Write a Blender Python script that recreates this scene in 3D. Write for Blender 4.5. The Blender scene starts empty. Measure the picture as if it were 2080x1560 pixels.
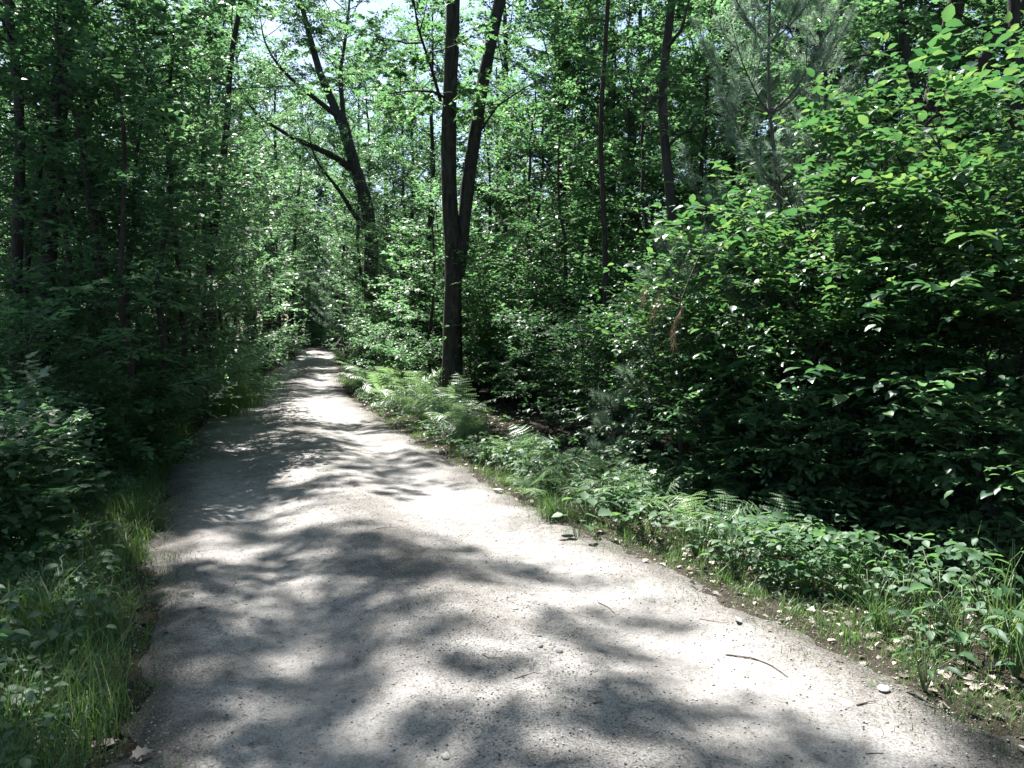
import bpy, math
import numpy as np
from mathutils import Vector

scene = bpy.context.scene
COL = scene.collection
R = math.radians

# ------------------------------------------------------------------ camera
W_PX, H_PX = 2080.0, 1560.0
FPX = 1502.0
PITCH = math.atan((690.0 - 780.0) / FPX)          # slightly down
CAM = np.array([0.0, 0.0, 1.6])
cam_d = bpy.data.cameras.new("camera")
cam_d.sensor_width = 36.0
cam_d.lens = 36.0 * FPX / W_PX
cam_d.clip_start = 0.05
cam_d.clip_end = 1500.0
cam = bpy.data.objects.new("camera", cam_d)
COL.objects.link(cam)
cam.location = CAM
cam.rotation_euler = (R(90) + PITCH, 0, 0)
scene.camera = cam

# ------------------------------------------------------------------ light
SUN_EL, SUN_AZ = 60.0, -28.0                       # azimuth from +Y, negative = to the left
world = bpy.data.worlds.new("World")
scene.world = world
world.use_nodes = True
wn = world.node_tree
bg = wn.nodes["Background"]
sky = wn.nodes.new("ShaderNodeTexSky")
sky.sky_type = 'NISHITA'
sky.sun_disc = False
sky.sun_elevation = R(SUN_EL)
sky.sun_rotation = R(SUN_AZ)
sky.air_density = 1.0
sky.dust_density = 1.5
wn.links.new(sky.outputs[0], bg.inputs[0])
bg.inputs[1].default_value = 0.055
sun_d = bpy.data.lights.new("sun", 'SUN')
sun_d.energy = 5.0
sun_d.angle = R(0.7)
sun_d.color = (1.0, 0.97, 0.92)
sun = bpy.data.objects.new("sun", sun_d)
COL.objects.link(sun)
sd = Vector((math.sin(R(SUN_AZ)) * math.cos(R(SUN_EL)), math.cos(R(SUN_AZ)) * math.cos(R(SUN_EL)), math.sin(R(SUN_EL))))
sun.rotation_euler = sd.to_track_quat('Z', 'Y').to_euler()
scene.view_settings.view_transform = 'Standard'
scene.view_settings.look = 'None'
scene.view_settings.gamma = 1.0
scene.view_settings.exposure = 2.2
cy = scene.cycles
cy.max_bounces = 7
cy.diffuse_bounces = 3
cy.glossy_bounces = 2
cy.transmission_bounces = 4
cy.sample_clamp_indirect = 4.0
cy.caustics_reflective = False
cy.caustics_refractive = False
cy.use_denoising = True

# ------------------------------------------------------------------ helpers
rng = np.random.default_rng(7)


def smooth(a, b, x):
    t = np.clip((x - a) / (b - a), 0, 1)
    return t * t * (3 - 2 * t)


_p = np.random.default_rng(3).random((64, 64))


def vnoise(x, y):
    x = np.asarray(x, float); y = np.asarray(y, float)
    xi = np.floor(x).astype(int); yi = np.floor(y).astype(int)
    fx = x - xi; fy = y - yi
    fx = fx * fx * (3 - 2 * fx); fy = fy * fy * (3 - 2 * fy)
    g = lambda i, j: _p[i % 64, j % 64]
    return (g(xi, yi) * (1 - fx) + g(xi + 1, yi) * fx) * (1 - fy) + (g(xi, yi + 1) * (1 - fx) + g(xi + 1, yi + 1) * fx) * fy - 0.5


def rise(y):
    y = np.asarray(y, float)
    return 0.2 * smooth(28, 42, y) + 0.45 * smooth(40, 60, y) + 0.5 * smooth(58, 100, y)


def pray(px, py):
    u = (px - W_PX / 2) / FPX
    v = (H_PX / 2 - py) / FPX
    return np.array([u, math.cos(PITCH) - v * math.sin(PITCH), math.sin(PITCH) + v * math.cos(PITCH)])


def at(px, py, Y):                                 # point of the ray through a photo pixel at distance Y
    d = pray(px, py)
    return CAM + d * (Y / d[1])


def on_ground(px, py):
    d = pray(px, py)
    Y = 5.0
    for _ in range(60):
        Yn = (float(rise(Y)) - CAM[2]) / (d[2] / d[1])
        Y = 0.5 * Y + 0.5 * min(max(Yn, 1.0), 62.0)
    return CAM + d * (Y / d[1])


LEFT_PX = [(175, 1560), (215, 1450), (245, 1350), (278, 1200), (300, 1050), (330, 960), (380, 880), (447, 810), (530, 760), (582, 735), (612, 717)]
RIGHT_PX = [(2215, 1560), (2080, 1492), (1800, 1345), (1500, 1200), (1180, 1065), (1020, 985), (900, 915), (800, 862), (722, 812), (694, 772), (690, 742), (690, 717)]
_L = np.array([on_ground(*p)[:2] for p in LEFT_PX])
_Rr = np.array([on_ground(*p)[:2] for p in RIGHT_PX])


def _edge(E, far_dx):
    E = E[np.argsort(E[:, 1])]
    s = (E[1, 0] - E[0, 0]) / (E[1, 1] - E[0, 1])
    pre = np.array([[E[0, 0] - s * 14 * 0.8, E[0, 1] - 14]])
    yl = E[-1, 1]
    post = np.array([[E[-1, 0] - 2.2, yl + 6], [E[-1, 0] - 7, yl + 13], [E[-1, 0] - 16, yl + 21]])
    return np.vstack([pre, E, post])


_L = _edge(_L, 0); _Rr = _edge(_Rr, 0)


def XL(y): return np.interp(y, _L[:, 1], _L[:, 0])
def XR(y): return np.interp(y, _Rr[:, 1], _Rr[:, 0])


def gh(x, y):                                      # height of the ground sheet
    x = np.asarray(x, float); y = np.asarray(y, float)
    l, r = XL(y), XR(y)
    d = np.maximum(l - x, x - r)                   # >0 outside the road
    wv = vnoise(x * 1.7, y * 1.7) * 0.05 + vnoise(x * 0.4 + 9, y * 0.4) * 0.25
    out = smooth(0.0, 1.2, d)
    h = rise(y) + out * (0.05 + wv) + 0.55 * smooth(0.5, 6, d) * smooth(6, 20, y) * 0.5
    h = h - 0.08 * smooth(0.02, -0.45, d)
    h = h + 0.9 * np.exp(-(((x + 14.6) / 1.5) ** 2 + ((y - 45.5) / 4.0) ** 2)) * smooth(0, 1.2, d)
    return h


def gz(x, y): return float(gh(x, y))


class MB:
    def __init__(self): self.v = []; self.f = []; self.n = 0

    def add(self, v, f):
        v = np.asarray(v, np.float32).reshape(-1, 3); f = np.asarray(f, np.int32)
        self.v.append(v); self.f.append(f + self.n); self.n += len(v)

    def mesh(self, name, m, smooth_shade=False):
        me = bpy.data.meshes.new(name)
        v = np.vstack(self.v)
        loops = np.concatenate([f.ravel() for f in self.f])
        sizes = np.concatenate([np.full(len(f), f.shape[1], np.int32) for f in self.f])
        starts = np.concatenate([[0], np.cumsum(sizes)[:-1]]).astype(np.int32)
        me.vertices.add(len(v)); me.vertices.foreach_set("co", v.ravel())
        me.loops.add(len(loops)); me.loops.foreach_set("vertex_index", loops)
        me.polygons.add(len(sizes)); me.polygons.foreach_set("loop_start", starts)
        if smooth_shade:
            me.polygons.foreach_set("use_smooth", np.ones(len(sizes), bool))
        me.update(calc_edges=True)
        me.materials.append(m)
        return me


def norm(a): return a / np.maximum(np.linalg.norm(a, axis=-1, keepdims=True), 1e-9)


# leaf outlines, x along the leaf, unit length
def tmpl_simple():
    v = np.array([[0, 0, 0], [.42, .30, .06], [1, 0, -.08], [.42, -.30, .06]])
    return v, [np.array([[0, 1, 2, 3]])]


def tmpl_ovate(w=.33, fold=.07, droop=.16):
    v = np.array([[0, 0, 0], [.33, 0, -.01], [.68, 0, -.05], [1, 0, -droop],
                  [.12, w * .62, fold * .5], [.42, w, fold], [.74, w * .66, fold * .3],
                  [.12, -w * .62, fold * .5], [.42, -w, fold], [.74, -w * .66, fold * .3]])
    return v, [np.array([[0, 1, 5, 4], [1, 2, 6, 5], [1, 0, 7, 8], [2, 1, 8, 9]]), np.array([[2, 3, 6], [3, 2, 9]])]


def tmpl_lobed():
    pts = [(0, 0), (-.06, .24), (.12, .26), (.20, .52), (.42, .24), (.62, .34), (.66, .16), (1, 0)]
    v = [(.3, 0, 0)] + [(x, y, .10 * abs(y) - .10 * x * x) for x, y in pts] + [(x, -y, .10 * abs(y) - .10 * x * x) for x, y in pts[1:-1]]
    n = len(pts)
    up = [0 + i + 1 for i in range(n)]
    lo = [1] + [n + 1 + i for i in range(n - 2)] + [n]
    f = [[0, up[i + 1], up[i]] for i in range(n - 1)] + [[0, lo[i], lo[i + 1]] for i in range(n - 1)]
    return np.array(v, float), [np.array(f)]


T_SIMPLE, T_OVATE, T_LOBED = tmpl_simple(), tmpl_ovate(), tmpl_lobed()
T_ROUND = tmpl_ovate(.46, .06, .12)
T_LONG = tmpl_ovate(.20, .05, .25)


def place(mb, pos, ax, nrm, size, tm):
    V, F = tm
    x = norm(ax)
    z = norm(nrm - (nrm * x).sum(1, keepdims=True) * x)
    y = np.cross(z, x)
    s = np.asarray(size).reshape(-1, 1, 1)
    out = pos[:, None, :] + s * (V[None, :, 0:1] * x[:, None] + V[None, :, 1:2] * y[:, None] + V[None, :, 2:3] * z[:, None])
    N, k = len(pos), len(V)
    base = mb.n
    mb.v.append(out.reshape(-1, 3).astype(np.float32))
    off = (np.arange(N) * k)[:, None, None]
    for f in F:
        mb.f.append((f[None] + off).reshape(-1, f.shape[1]).astype(np.int32) + base)
    mb.n += N * k


def twig_leaves(mb, st, dr, ln, n, size, tm, r, jit=.5, droop=.28, side=.8):
    """n alternate leaves along every twig, lying roughly flat like a spray"""
    N = len(st)
    t = (np.arange(n) + .6) / n
    t = np.clip(t[None] + r.normal(0, .06, (N, n)), .05, 1.03)
    dr = norm(dr)
    lat = norm(np.cross(dr, np.array([0, 0, 1.0])) + 1e-4)
    upv = norm(np.cross(lat, dr)); upv = np.where(upv[:, 2:3] < 0, -upv, upv)
    sg = np.where((np.arange(n)[None] + r.integers(0, 2, (N, 1))) % 2 == 0, 1.0, -1.0)
    sg[:, -1] = r.normal(0, .3, N)
    pos = st[:, None] + dr[:, None] * (t * ln[:, None])[..., None]
    pos[..., 2] -= droop * .5 * (t ** 2) * ln[:, None]
    ax = dr[:, None] * .55 + lat[:, None] * (sg * side)[..., None] + r.normal(0, .22, (N, n, 3))
    ax[..., 2] -= droop * r.random((N, n))
    nr = upv[:, None] * .55 + np.array([0, 0, .75]) + r.normal(0, jit, (N, n, 3))
    s = size * r.uniform(.45, 1.2, (N, n)) * r.uniform(.6, 1.25, (N, 1)) * (1 - .35 * np.abs(t - .45))
    place(mb, pos.reshape(-1, 3), ax.reshape(-1, 3), nr.reshape(-1, 3), s.ravel(), tm)


def tube(mb, pts, rad, sides=7, rough=0.0, r=rng):
    pts = np.asarray(pts, float); rad = np.broadcast_to(np.asarray(rad, float), (len(pts),))
    tg = norm(np.gradient(pts, axis=0))
    ref = np.array([1.0, 0, 0]) if abs(tg[0, 2]) > .7 else np.array([0, 0, 1.0])
    a = norm(np.cross(tg, ref)); b = np.cross(tg, a)
    th = np.linspace(0, 2 * np.pi, sides, endpoint=False)
    k = rad[:, None] * (1 + (r.normal(0, rough, (len(pts), sides)) if rough else 0))
    v = pts[:, None] + (a[:, None] * np.cos(th)[None, :, None] + b[:, None] * np.sin(th)[None, :, None]) * k[..., None]
    i = np.arange(len(pts) - 1)[:, None] * sides; j = np.arange(sides)[None]; j2 = (j + 1) % sides
    f = np.stack([i + j, i + j2, i + sides + j2, i + sides + j], -1).reshape(-1, 4)
    n0 = mb.n
    mb.add(v.reshape(-1, 3), f)
    mb.v.append(pts[-1:].astype(np.float32) + tg[-1:].astype(np.float32) * rad[-1])
    tip = mb.n; mb.n += 1
    last = n0 + (len(pts) - 1) * sides
    mb.f.append(np.stack([last + np.arange(sides), last + (np.arange(sides) + 1) % sides, np.full(sides, tip)], -1).astype(np.int32))


def resample(pts, n):
    pts = np.asarray(pts, float)
    d = np.concatenate([[0], np.cumsum(np.linalg.norm(np.diff(pts, axis=0), axis=1))])
    t = np.linspace(0, d[-1], n)
    # smooth the polyline a little
    p = np.stack([np.interp(t, d, pts[:, k]) for k in range(3)], 1)
    for _ in range(2):
        p[1:-1] = .25 * p[:-2] + .5 * p[1:-1] + .25 * p[2:]
    return p


# ------------------------------------------------------------------ materials
def mat(name):
    m = bpy.data.materials.new(name); m.use_nodes = True
    nt = m.node_tree; nt.nodes.clear()
    out = nt.nodes.new("ShaderNodeOutputMaterial")
    return m, nt, out


def ramp(nt, fac, stops):
    n = nt.nodes.new("ShaderNodeValToRGB")
    el = n.color_ramp.elements
    while len(el) < len(stops): el.new(.5)
    for e, (p, c) in zip(el, stops): e.position = p; e.color = (*c, 1)
    nt.links.new(fac, n.inputs[0])
    return n.outputs[0]


def noise(nt, scale, detail=4, rough=.55, vec=None):
    n = nt.nodes.new("ShaderNodeTexNoise")
    n.inputs["Scale"].default_value = scale; n.inputs["Detail"].default_value = detail; n.inputs["Roughness"].default_value = rough
    if vec is not None: nt.links.new(vec, n.inputs["Vector"])
    return n.outputs[0]


def leaf_mat(name, stops, trans, tfac=.38, rough=.42, spec=.5):
    m, nt, out = mat(name)
    geo = nt.nodes.new("ShaderNodeNewGeometry")
    c = ramp(nt, geo.outputs["Random Per Island"], stops)
    p = nt.nodes.new("ShaderNodeBsdfPrincipled")
    nt.links.new(c, p.inputs["Base Color"])
    p.inputs["Roughness"].default_value = rough
    p.inputs["Specular IOR Level"].default_value = spec
    t = nt.nodes.new("ShaderNodeBsdfTranslucent")
    c2 = ramp(nt, geo.outputs["Random Per Island"], trans)
    nt.links.new(c2, t.inputs["Color"])
    mx = nt.nodes.new("ShaderNodeMixShader"); mx.inputs[0].default_value = tfac
    nt.links.new(p.outputs[0], mx.inputs[1]); nt.links.new(t.outputs[0], mx.inputs[2])
    nt.links.new(mx.outputs[0], out.inputs[0])
    return m


M = {}
M['leaf_tree'] = leaf_mat("tree_leaf", [(0, (.034, .078, .040)), (.6, (.055, .108, .052)), (1, (.085, .14, .065))],
                          [(0, (.085, .225, .085)), (1, (.18, .35, .115))], tfac=.45, rough=.46, spec=.42)
M['leaf_oak'] = leaf_mat("oak_leaf", [(0, (.045, .092, .050)), (1, (.085, .14, .075))], [(0, (.10, .25, .10)), (1, (.20, .36, .14))], tfac=.45, rough=.46, spec=.42)
M['leaf_shade'] = leaf_mat("understory_leaf", [(0, (.028, .070, .042)), (1, (.055, .108, .058))], [(0, (.07, .20, .08)), (1, (.15, .30, .09))], tfac=.4, rough=.46, spec=.42)
M['leaf_hazel'] = leaf_mat("hazel_leaf", [(0, (.018, .058, .032)), (.7, (.034, .085, .040)), (1, (.065, .125, .05))],
                           [(0, (.05, .16, .045)), (.6, (.10, .24, .065)), (1, (.20, .34, .08))], tfac=.36, rough=.40)
M['fern'] = leaf_mat("fern_leaf", [(0, (.08, .145, .075)), (1, (.14, .215, .11))], [(0, (.18, .32, .12)), (1, (.28, .42, .16))], tfac=.33, rough=.40)
M['herb'] = leaf_mat("herb_leaf", [(0, (.028, .075, .036)), (1, (.060, .120, .055))], [(0, (.09, .23, .07)), (1, (.17, .32, .09))], rough=.55, spec=.35)
M['grass'] = leaf_mat("grass_blade", [(0, (.035, .088, .030)), (.85, (.065, .125, .042)), (1, (.18, .17, .09))], [(0, (.10, .23, .05)), (1, (.19, .30, .07))], rough=.45)
M['pine'] = leaf_mat("pine_needle", [(0, (.085, .145, .095)), (1, (.15, .225, .145))], [(0, (.20, .32, .22)), (1, (.32, .44, .32))], tfac=.42, rough=.38)
M['dead_needle'] = leaf_mat("dead_pine_needle", [(0, (.13, .10, .065)), (1, (.26, .21, .145))], [(0, (.2, .12, .05)), (1, (.3, .2, .1))], tfac=.2, rough=.6)
M['litter'] = leaf_mat("dry_leaf", [(0, (.05, .04, .032)), (.5, (.16, .132, .108)), (.85, (.30, .255, .215)), (1, (.46, .41, .36))], [(0, (.1, .06, .03)), (1, (.2, .14, .08))], tfac=.12, rough=.6)
M['pale_leaf'] = leaf_mat("pale_fallen_leaf", [(0, (.30, .36, .27)), (1, (.42, .46, .36))], [(0, (.2, .25, .15)), (1, (.2, .25, .15))], tfac=.1, rough=.6)


def bark_mat(name, c1, c2, scale=14, lichen=None):
    m, nt, out = mat(name)
    tc = nt.nodes.new("ShaderNodeTexCoord")
    mp = nt.nodes.new("ShaderNodeMapping"); mp.inputs["Scale"].default_value = (1, 1, .18)
    nt.links.new(tc.outputs["Object"], mp.inputs[0])
    n = noise(nt, scale, 6, .65, mp.outputs[0])
    c = ramp(nt, n, [(.32, c1), (.68, c2)])
    if lichen:
        n2 = noise(nt, 5, 5, .7, tc.outputs["Object"])
        mk = ramp(nt, n2, [(.56, (0, 0, 0)), (.72, (.8, .8, .8))])
        mx = nt.nodes.new("ShaderNodeMix"); mx.data_type = 'RGBA'
        nt.links.new(mk, mx.inputs[0]); nt.links.new(c, mx.inputs[6]); mx.inputs[7].default_value = (*lichen, 1)
        c = mx.outputs[2]
    p = nt.nodes.new("ShaderNodeBsdfPrincipled"); p.inputs["Roughness"].default_value = .85
    p.inputs["Specular IOR Level"].default_value = .2
    nt.links.new(c, p.inputs["Base Color"])
    b = nt.nodes.new("ShaderNodeBump"); b.inputs["Strength"].default_value = .9; b.inputs["Distance"].default_value = .03
    nt.links.new(n, b.inputs["Height"]); nt.links.new(b.outputs[0], p.inputs["Normal"])
    nt.links.new(p.outputs[0], out.inputs[0])
    return m


M['bark'] = bark_mat("dark_bark", (.011, .010, .0095), (.060, .053, .048), 16, (.10, .112, .10))
M['bark_oak'] = bark_mat("grey_bark", (.022, .019, .018), (.075, .066, .06), 12)
M['bark_thin'] = bark_mat("brown_bark", (.020, .017, .015), (.062, .052, .044), 30)
M['bark_pine'] = bark_mat("pine_bark", (.07, .065, .06), (.17, .155, .14), 30)


def ground_mat():
    m, nt, out = mat("forest_floor")
    tc = nt.nodes.new("ShaderNodeTexCoord")
    n = noise(nt, 9, 8, .7, tc.outputs["Object"])
    n2 = noise(nt, 60, 4, .7, tc.outputs["Object"])
    c = ramp(nt, n, [(.3, (.018, .015, .012)), (.5, (.038, .031, .025)), (.7, (.065, .054, .044))])
    p = nt.nodes.new("ShaderNodeBsdfPrincipled"); p.inputs["Roughness"].default_value = .95
    p.inputs["Specular IOR Level"].default_value = .1
    nt.links.new(c, p.inputs["Base Color"])
    b = nt.nodes.new("ShaderNodeBump"); b.inputs["Strength"].default_value = .8; b.inputs["Distance"].default_value = .03
    nt.links.new(n2, b.inputs["Height"]); nt.links.new(b.outputs[0], p.inputs["Normal"])
    nt.links.new(p.outputs[0], out.inputs[0])
    return m


def road_mat():
    m, nt, out = mat("sandy_gravel")
    tc = nt.nodes.new("ShaderNodeTexCoord"); ob = tc.outputs["Object"]
    big = noise(nt, .9, 5, .6, ob)
    mid = noise(nt, 11, 6, .7, ob)
    fine = noise(nt, 95, 4, .8, ob)
    base = ramp(nt, big, [(.32, (.205, .196, .188)), (.5, (.27, .260, .250)), (.68, (.335, .323, .311))])
    sp = ramp(nt, fine, [(.38, (.20, .19, .18)), (.47, (.72, .72, .72)), (.56, (1, 1, 1)), (.68, (1.35, 1.35, 1.35))])
    md = ramp(nt, mid, [(.36, (.60, .585, .57)), (.52, (1, 1, 1))])
    prev = base
    atk = nt.nodes.new("ShaderNodeAttribute"); atk.attribute_name = "track"
    mr = nt.nodes.new("ShaderNodeMapRange"); mr.inputs[3].default_value = .95; mr.inputs[4].default_value = .35
    nt.links.new(atk.outputs["Fac"], mr.inputs[0]); wfac = mr.outputs[0]
    for x in (sp, md):
        k = nt.nodes.new("ShaderNodeMix"); k.data_type = 'RGBA'; k.blend_type = 'MULTIPLY'; k.inputs[0].default_value = .8
        if x is sp: nt.links.new(wfac, k.inputs[0])
        nt.links.new(prev, k.inputs[6]); nt.links.new(x, k.inputs[7]); prev = k.outputs[2]
    atn = nt.nodes.new("ShaderNodeAttribute"); atn.attribute_name = "dirt"
    dc = ramp(nt, fine, [(.36, (.022, .020, .018)), (.52, (.070, .063, .056)), (.68, (.15, .138, .126))])
    k = nt.nodes.new("ShaderNodeMix"); k.data_type = 'RGBA'
    nt.links.new(atn.outputs["Fac"], k.inputs[0]); nt.links.new(prev, k.inputs[6]); nt.links.new(dc, k.inputs[7]); prev = k.outputs[2]
    p = nt.nodes.new("ShaderNodeBsdfPrincipled"); p.inputs["Roughness"].default_value = .92
    p.inputs["Specular IOR Level"].default_value = .15
    nt.links.new(prev, p.inputs["Base Color"])
    b = nt.nodes.new("ShaderNodeBump"); b.inputs["Strength"].default_value = .8; b.inputs["Distance"].default_value = .010
    nt.links.new(fine, b.inputs["Height"])
    b2 = nt.nodes.new("ShaderNodeBump"); b2.inputs["Strength"].default_value = .35; b2.inputs["Distance"].default_value = .02
    nt.links.new(mid, b2.inputs["Height"]); nt.links.new(b.outputs[0], b2.inputs["Normal"])
    nt.links.new(b2.outputs[0], p.inputs["Normal"])
    nt.links.new(p.outputs[0], out.inputs[0])
    return m


def stone_mat(name, c1, c2):
    m, nt, out = mat(name)
    geo = nt.nodes.new("ShaderNodeNewGeometry")
    tc = nt.nodes.new("ShaderNodeTexCoord")
    n = noise(nt, 25, 5, .6, tc.outputs["Object"])
    add = nt.nodes.new("ShaderNodeMath"); add.operation = 'ADD'; add.use_clamp = True
    sc = nt.nodes.new("ShaderNodeMath"); sc.operation = 'MULTIPLY_ADD'; sc.inputs[1].default_value = .8; sc.inputs[2].default_value = -.4
    nt.links.new(n, sc.inputs[0])
    nt.links.new(geo.outputs["Random Per Island"], add.inputs[0]); nt.links.new(sc.outputs[0], add.inputs[1])
    c = ramp(nt, add.outputs[0], [(0, c1), (1, c2)])
    p = nt.nodes.new("ShaderNodeBsdfPrincipled"); p.inputs["Roughness"].default_value = .85
    nt.links.new(c, p.inputs["Base Color"]); nt.links.new(p.outputs[0], out.inputs[0])
    return m


M['ground'] = ground_mat()
M['road'] = road_mat()
M['stone'] = stone_mat("pebble", (.12, .11, .105), (.42, .40, .37))
M['stone_pale'] = stone_mat("pale_stone", (.46, .42, .39), (.58, .54, .50))
M['stone_dark'] = stone_mat("dark_stone", (.07, .07, .075), (.16, .16, .16))
M['chip'] = stone_mat("dark_bits", (.03, .025, .02), (.14, .11, .085))
M['twig'] = bark_mat("dead_twig", (.07, .055, .045), (.20, .165, .135), 40)
M['stalk'] = leaf_mat("green_stalk", [(0, (.06, .10, .04)), (1, (.09, .12, .05))], [(0, (.1, .2, .05)), (1, (.1, .2, .05))], tfac=.15)


# ------------------------------------------------------------------ objects
def link_mesh(name, me, parent=None, loc=None):
    o = bpy.data.objects.new(name, me); COL.objects.link(o)
    if parent is not None: o.parent = parent
    if loc is not None: o.location = loc
    return o


def tag(o, label, cat, group=None):
    o['label'] = label; o['category'] = cat
    if group: o['group'] = group
    return o


def kind(o, k): o['kind'] = k; return o


def thing(name, label, cat, loc, rz=0.0, sc=1.0, group=None, parts=(), tilt=(0, 0)):
    """an Empty at the thing's base with one child per (part name, mesh)"""
    o = bpy.data.objects.new(name, None); COL.objects.link(o)
    o.empty_display_size = .2
    o.location = loc; o.rotation_euler = (tilt[0], tilt[1], rz)
    o.scale = (sc, sc, sc) if np.isscalar(sc) else sc
    tag(o, label, cat, group)
    for pn, me in parts: link_mesh(pn, me, o)
    return o


# ------------------------------------------------------------------ ground and road
def build_ground():
    xs = np.unique(np.concatenate([np.linspace(-90, -16, 38), np.arange(-16, 10.01, .22), np.linspace(10.5, 90, 40)]))
    ys = np.unique(np.concatenate([np.linspace(-25, -2, 12), np.arange(-2, 22, .22), np.arange(22, 64, .7), np.linspace(64, 130, 30)]))
    X, Y = np.meshgrid(xs, ys)
    Z = gh(X, Y)
    mb = MB()
    nx, ny = len(xs), len(ys)
    i = np.arange(ny - 1)[:, None] * nx; j = np.arange(nx - 1)[None]
    mb.add(np.stack([X, Y, Z], -1).reshape(-1, 3), np.stack([i + j, i + j + 1, i + nx + j + 1, i + nx + j], -1).reshape(-1, 4))
    kind(link_mesh("ground", mb.mesh("ground", M['ground'], True)), 'structure')


def road_z(x, y, s):
    """s: 0 at the left edge, 1 at the right edge; two wheel tracks and a crown"""
    z = rise(y) + .015 + .045 * np.exp(-((s - .5) / .13) ** 2) - .042 * np.exp(-((s - .24) / .10) ** 2) - .042 * np.exp(-((s - .76) / .10) ** 2)
    z = z + .034 * vnoise(x * 1.3 + 5, y * 1.3) + .016 * vnoise(x * 4, y * 4 + 3)
    return z


def build_road():
    ys = np.concatenate([np.arange(-8, 1.2, .5), np.arange(1.2, 9, .05), np.arange(9, 24, .12), np.arange(24, 80, .4)])
    n = 90
    s = np.linspace(-.14, 1.14, n)
    Y = np.repeat(ys[:, None], n, 1)
    l, r = XL(ys)[:, None], XR(ys)[:, None]
    X = l + (r - l) * s[None]
    S = np.repeat(s[None], len(ys), 0)
    Z = road_z(X, Y, S)
    edge = np.minimum(S, 1 - S) * (r - l)              # metres inside the edge
    wob = .10 * vnoise(X * 2.2, Y * 2.2) + .10 * vnoise(X * 6, Y * 6) + .05 * vnoise(X * 15, Y * 15)
    Z = Z + .012 * smooth(.45, .1, edge) * (1 + 3 * vnoise(X * 7, Y * 7)) - .12 * smooth(.22, -.42, edge + 1.3 * wob)
    Z = Z + .006 * vnoise(X * 19, Y * 19) - .038 * smooth(.55, -.05, edge) + .045 * smooth(.5, .05, edge) * (vnoise(X * 5 + 3, Y * 5) + .6 * vnoise(X * 13, Y * 13))
    mb = MB()
    i = np.arange(len(ys) - 1)[:, None] * n; j = np.arange(n - 1)[None]
    mb.add(np.stack([X, Y, Z], -1).reshape(-1, 3), np.stack([i + j, i + j + 1, i + n + j + 1, i + n + j], -1).reshape(-1, 4))
    me = mb.mesh("dirt_road", M['road'], True)
    dirt = smooth(.72, .0, edge + .30 * vnoise(X * 3.1, Y * 3.1) + .22 * vnoise(X * 9, Y * 9)) * .9
    mid = np.exp(-((S - .52) / .10) ** 2) * smooth(0.0, .35, vnoise(X * 1.1 + 7, Y * .6) + .12 + .4 * vnoise(X * 6, Y * 6)) * .55
    at_ = me.attributes.new("dirt", 'FLOAT', 'POINT')
    tr = np.exp(-((S - .24) / .13) ** 2) + np.exp(-((S - .76) / .13) ** 2)
    at2 = me.attributes.new("track", 'FLOAT', 'POINT')
    at2.data.foreach_set("value", np.clip(tr * (.75 + .8 * vnoise(X * 1.5, Y * .7)), 0, 1).astype(np.float32).ravel())
    at_.data.foreach_set("value", np.clip(dirt + mid, 0, 1).astype(np.float32).ravel())
    kind(link_mesh("dirt_road", me), 'structure')


def surf(x, y):
    x = np.asarray(x, float); y = np.asarray(y, float)
    l, r = XL(y), XR(y)
    s = (x - l) / (r - l)
    return np.where((s > .04) & (s < .96), road_z(x, y, s), np.maximum(gh(x, y), road_z(x, y, s) - .02 - .12 * smooth(.22, -.42, np.minimum(s, 1 - s) * (r - l))))


build_ground()
build_road()


def scatter_stones(name, n, y0, y1, smin, smax, m, edge_bias, seed, smp=0):
    r = np.random.default_rng(seed)
    y = y0 + (y1 - y0) * r.random(n) ** 1.5
    s = r.random(n)
    if edge_bias:
        e = r.random(n) < edge_bias
        s = np.where(e, np.where(r.random(n) < .5, r.normal(.0, .05, n), r.normal(1, .05, n)), s)
        c = r.random(n) < .35
        s = np.where(c & ~e, r.normal(.5, .12, n), s)
    l, rr = XL(y), XR(y)
    x = l + (rr - l) * s
    z = surf(x, y)
    sz = smin + (smax - smin) * r.random(n) ** 3
    base = norm(np.array([[1, 0, 0], [-1, 0, 0], [0, 1, 0], [0, -1, 0], [0, 0, 1], [0, 0, -1], [.7, .7, .3], [-.7, .6, .3]], float))
    v = base[:6][None] * r.uniform(.6, 1.3, (n, 6, 1)) * np.array([1, .8, .55])
    a = r.random(n) * 6.28
    ca, sa = np.cos(a)[:, None], np.sin(a)[:, None]
    v = np.stack([v[..., 0] * ca - v[..., 1] * sa, v[..., 0] * sa + v[..., 1] * ca, v[..., 2]], -1) * sz[:, None, None]
    v = v + np.stack([x, y, z + sz * .2], -1)[:, None]
    f = np.array([[0, 2, 4], [2, 1, 4], [1, 3, 4], [3, 0, 4], [2, 0, 5], [1, 2, 5], [3, 1, 5], [0, 3, 5]])
    mb = MB(); mb.add(v.reshape(-1, 3), (f[None] + (np.arange(n) * 6)[:, None, None]).reshape(-1, 3))
    return kind(link_mesh(name, mb.mesh(name, m)), 'stuff')


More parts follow.
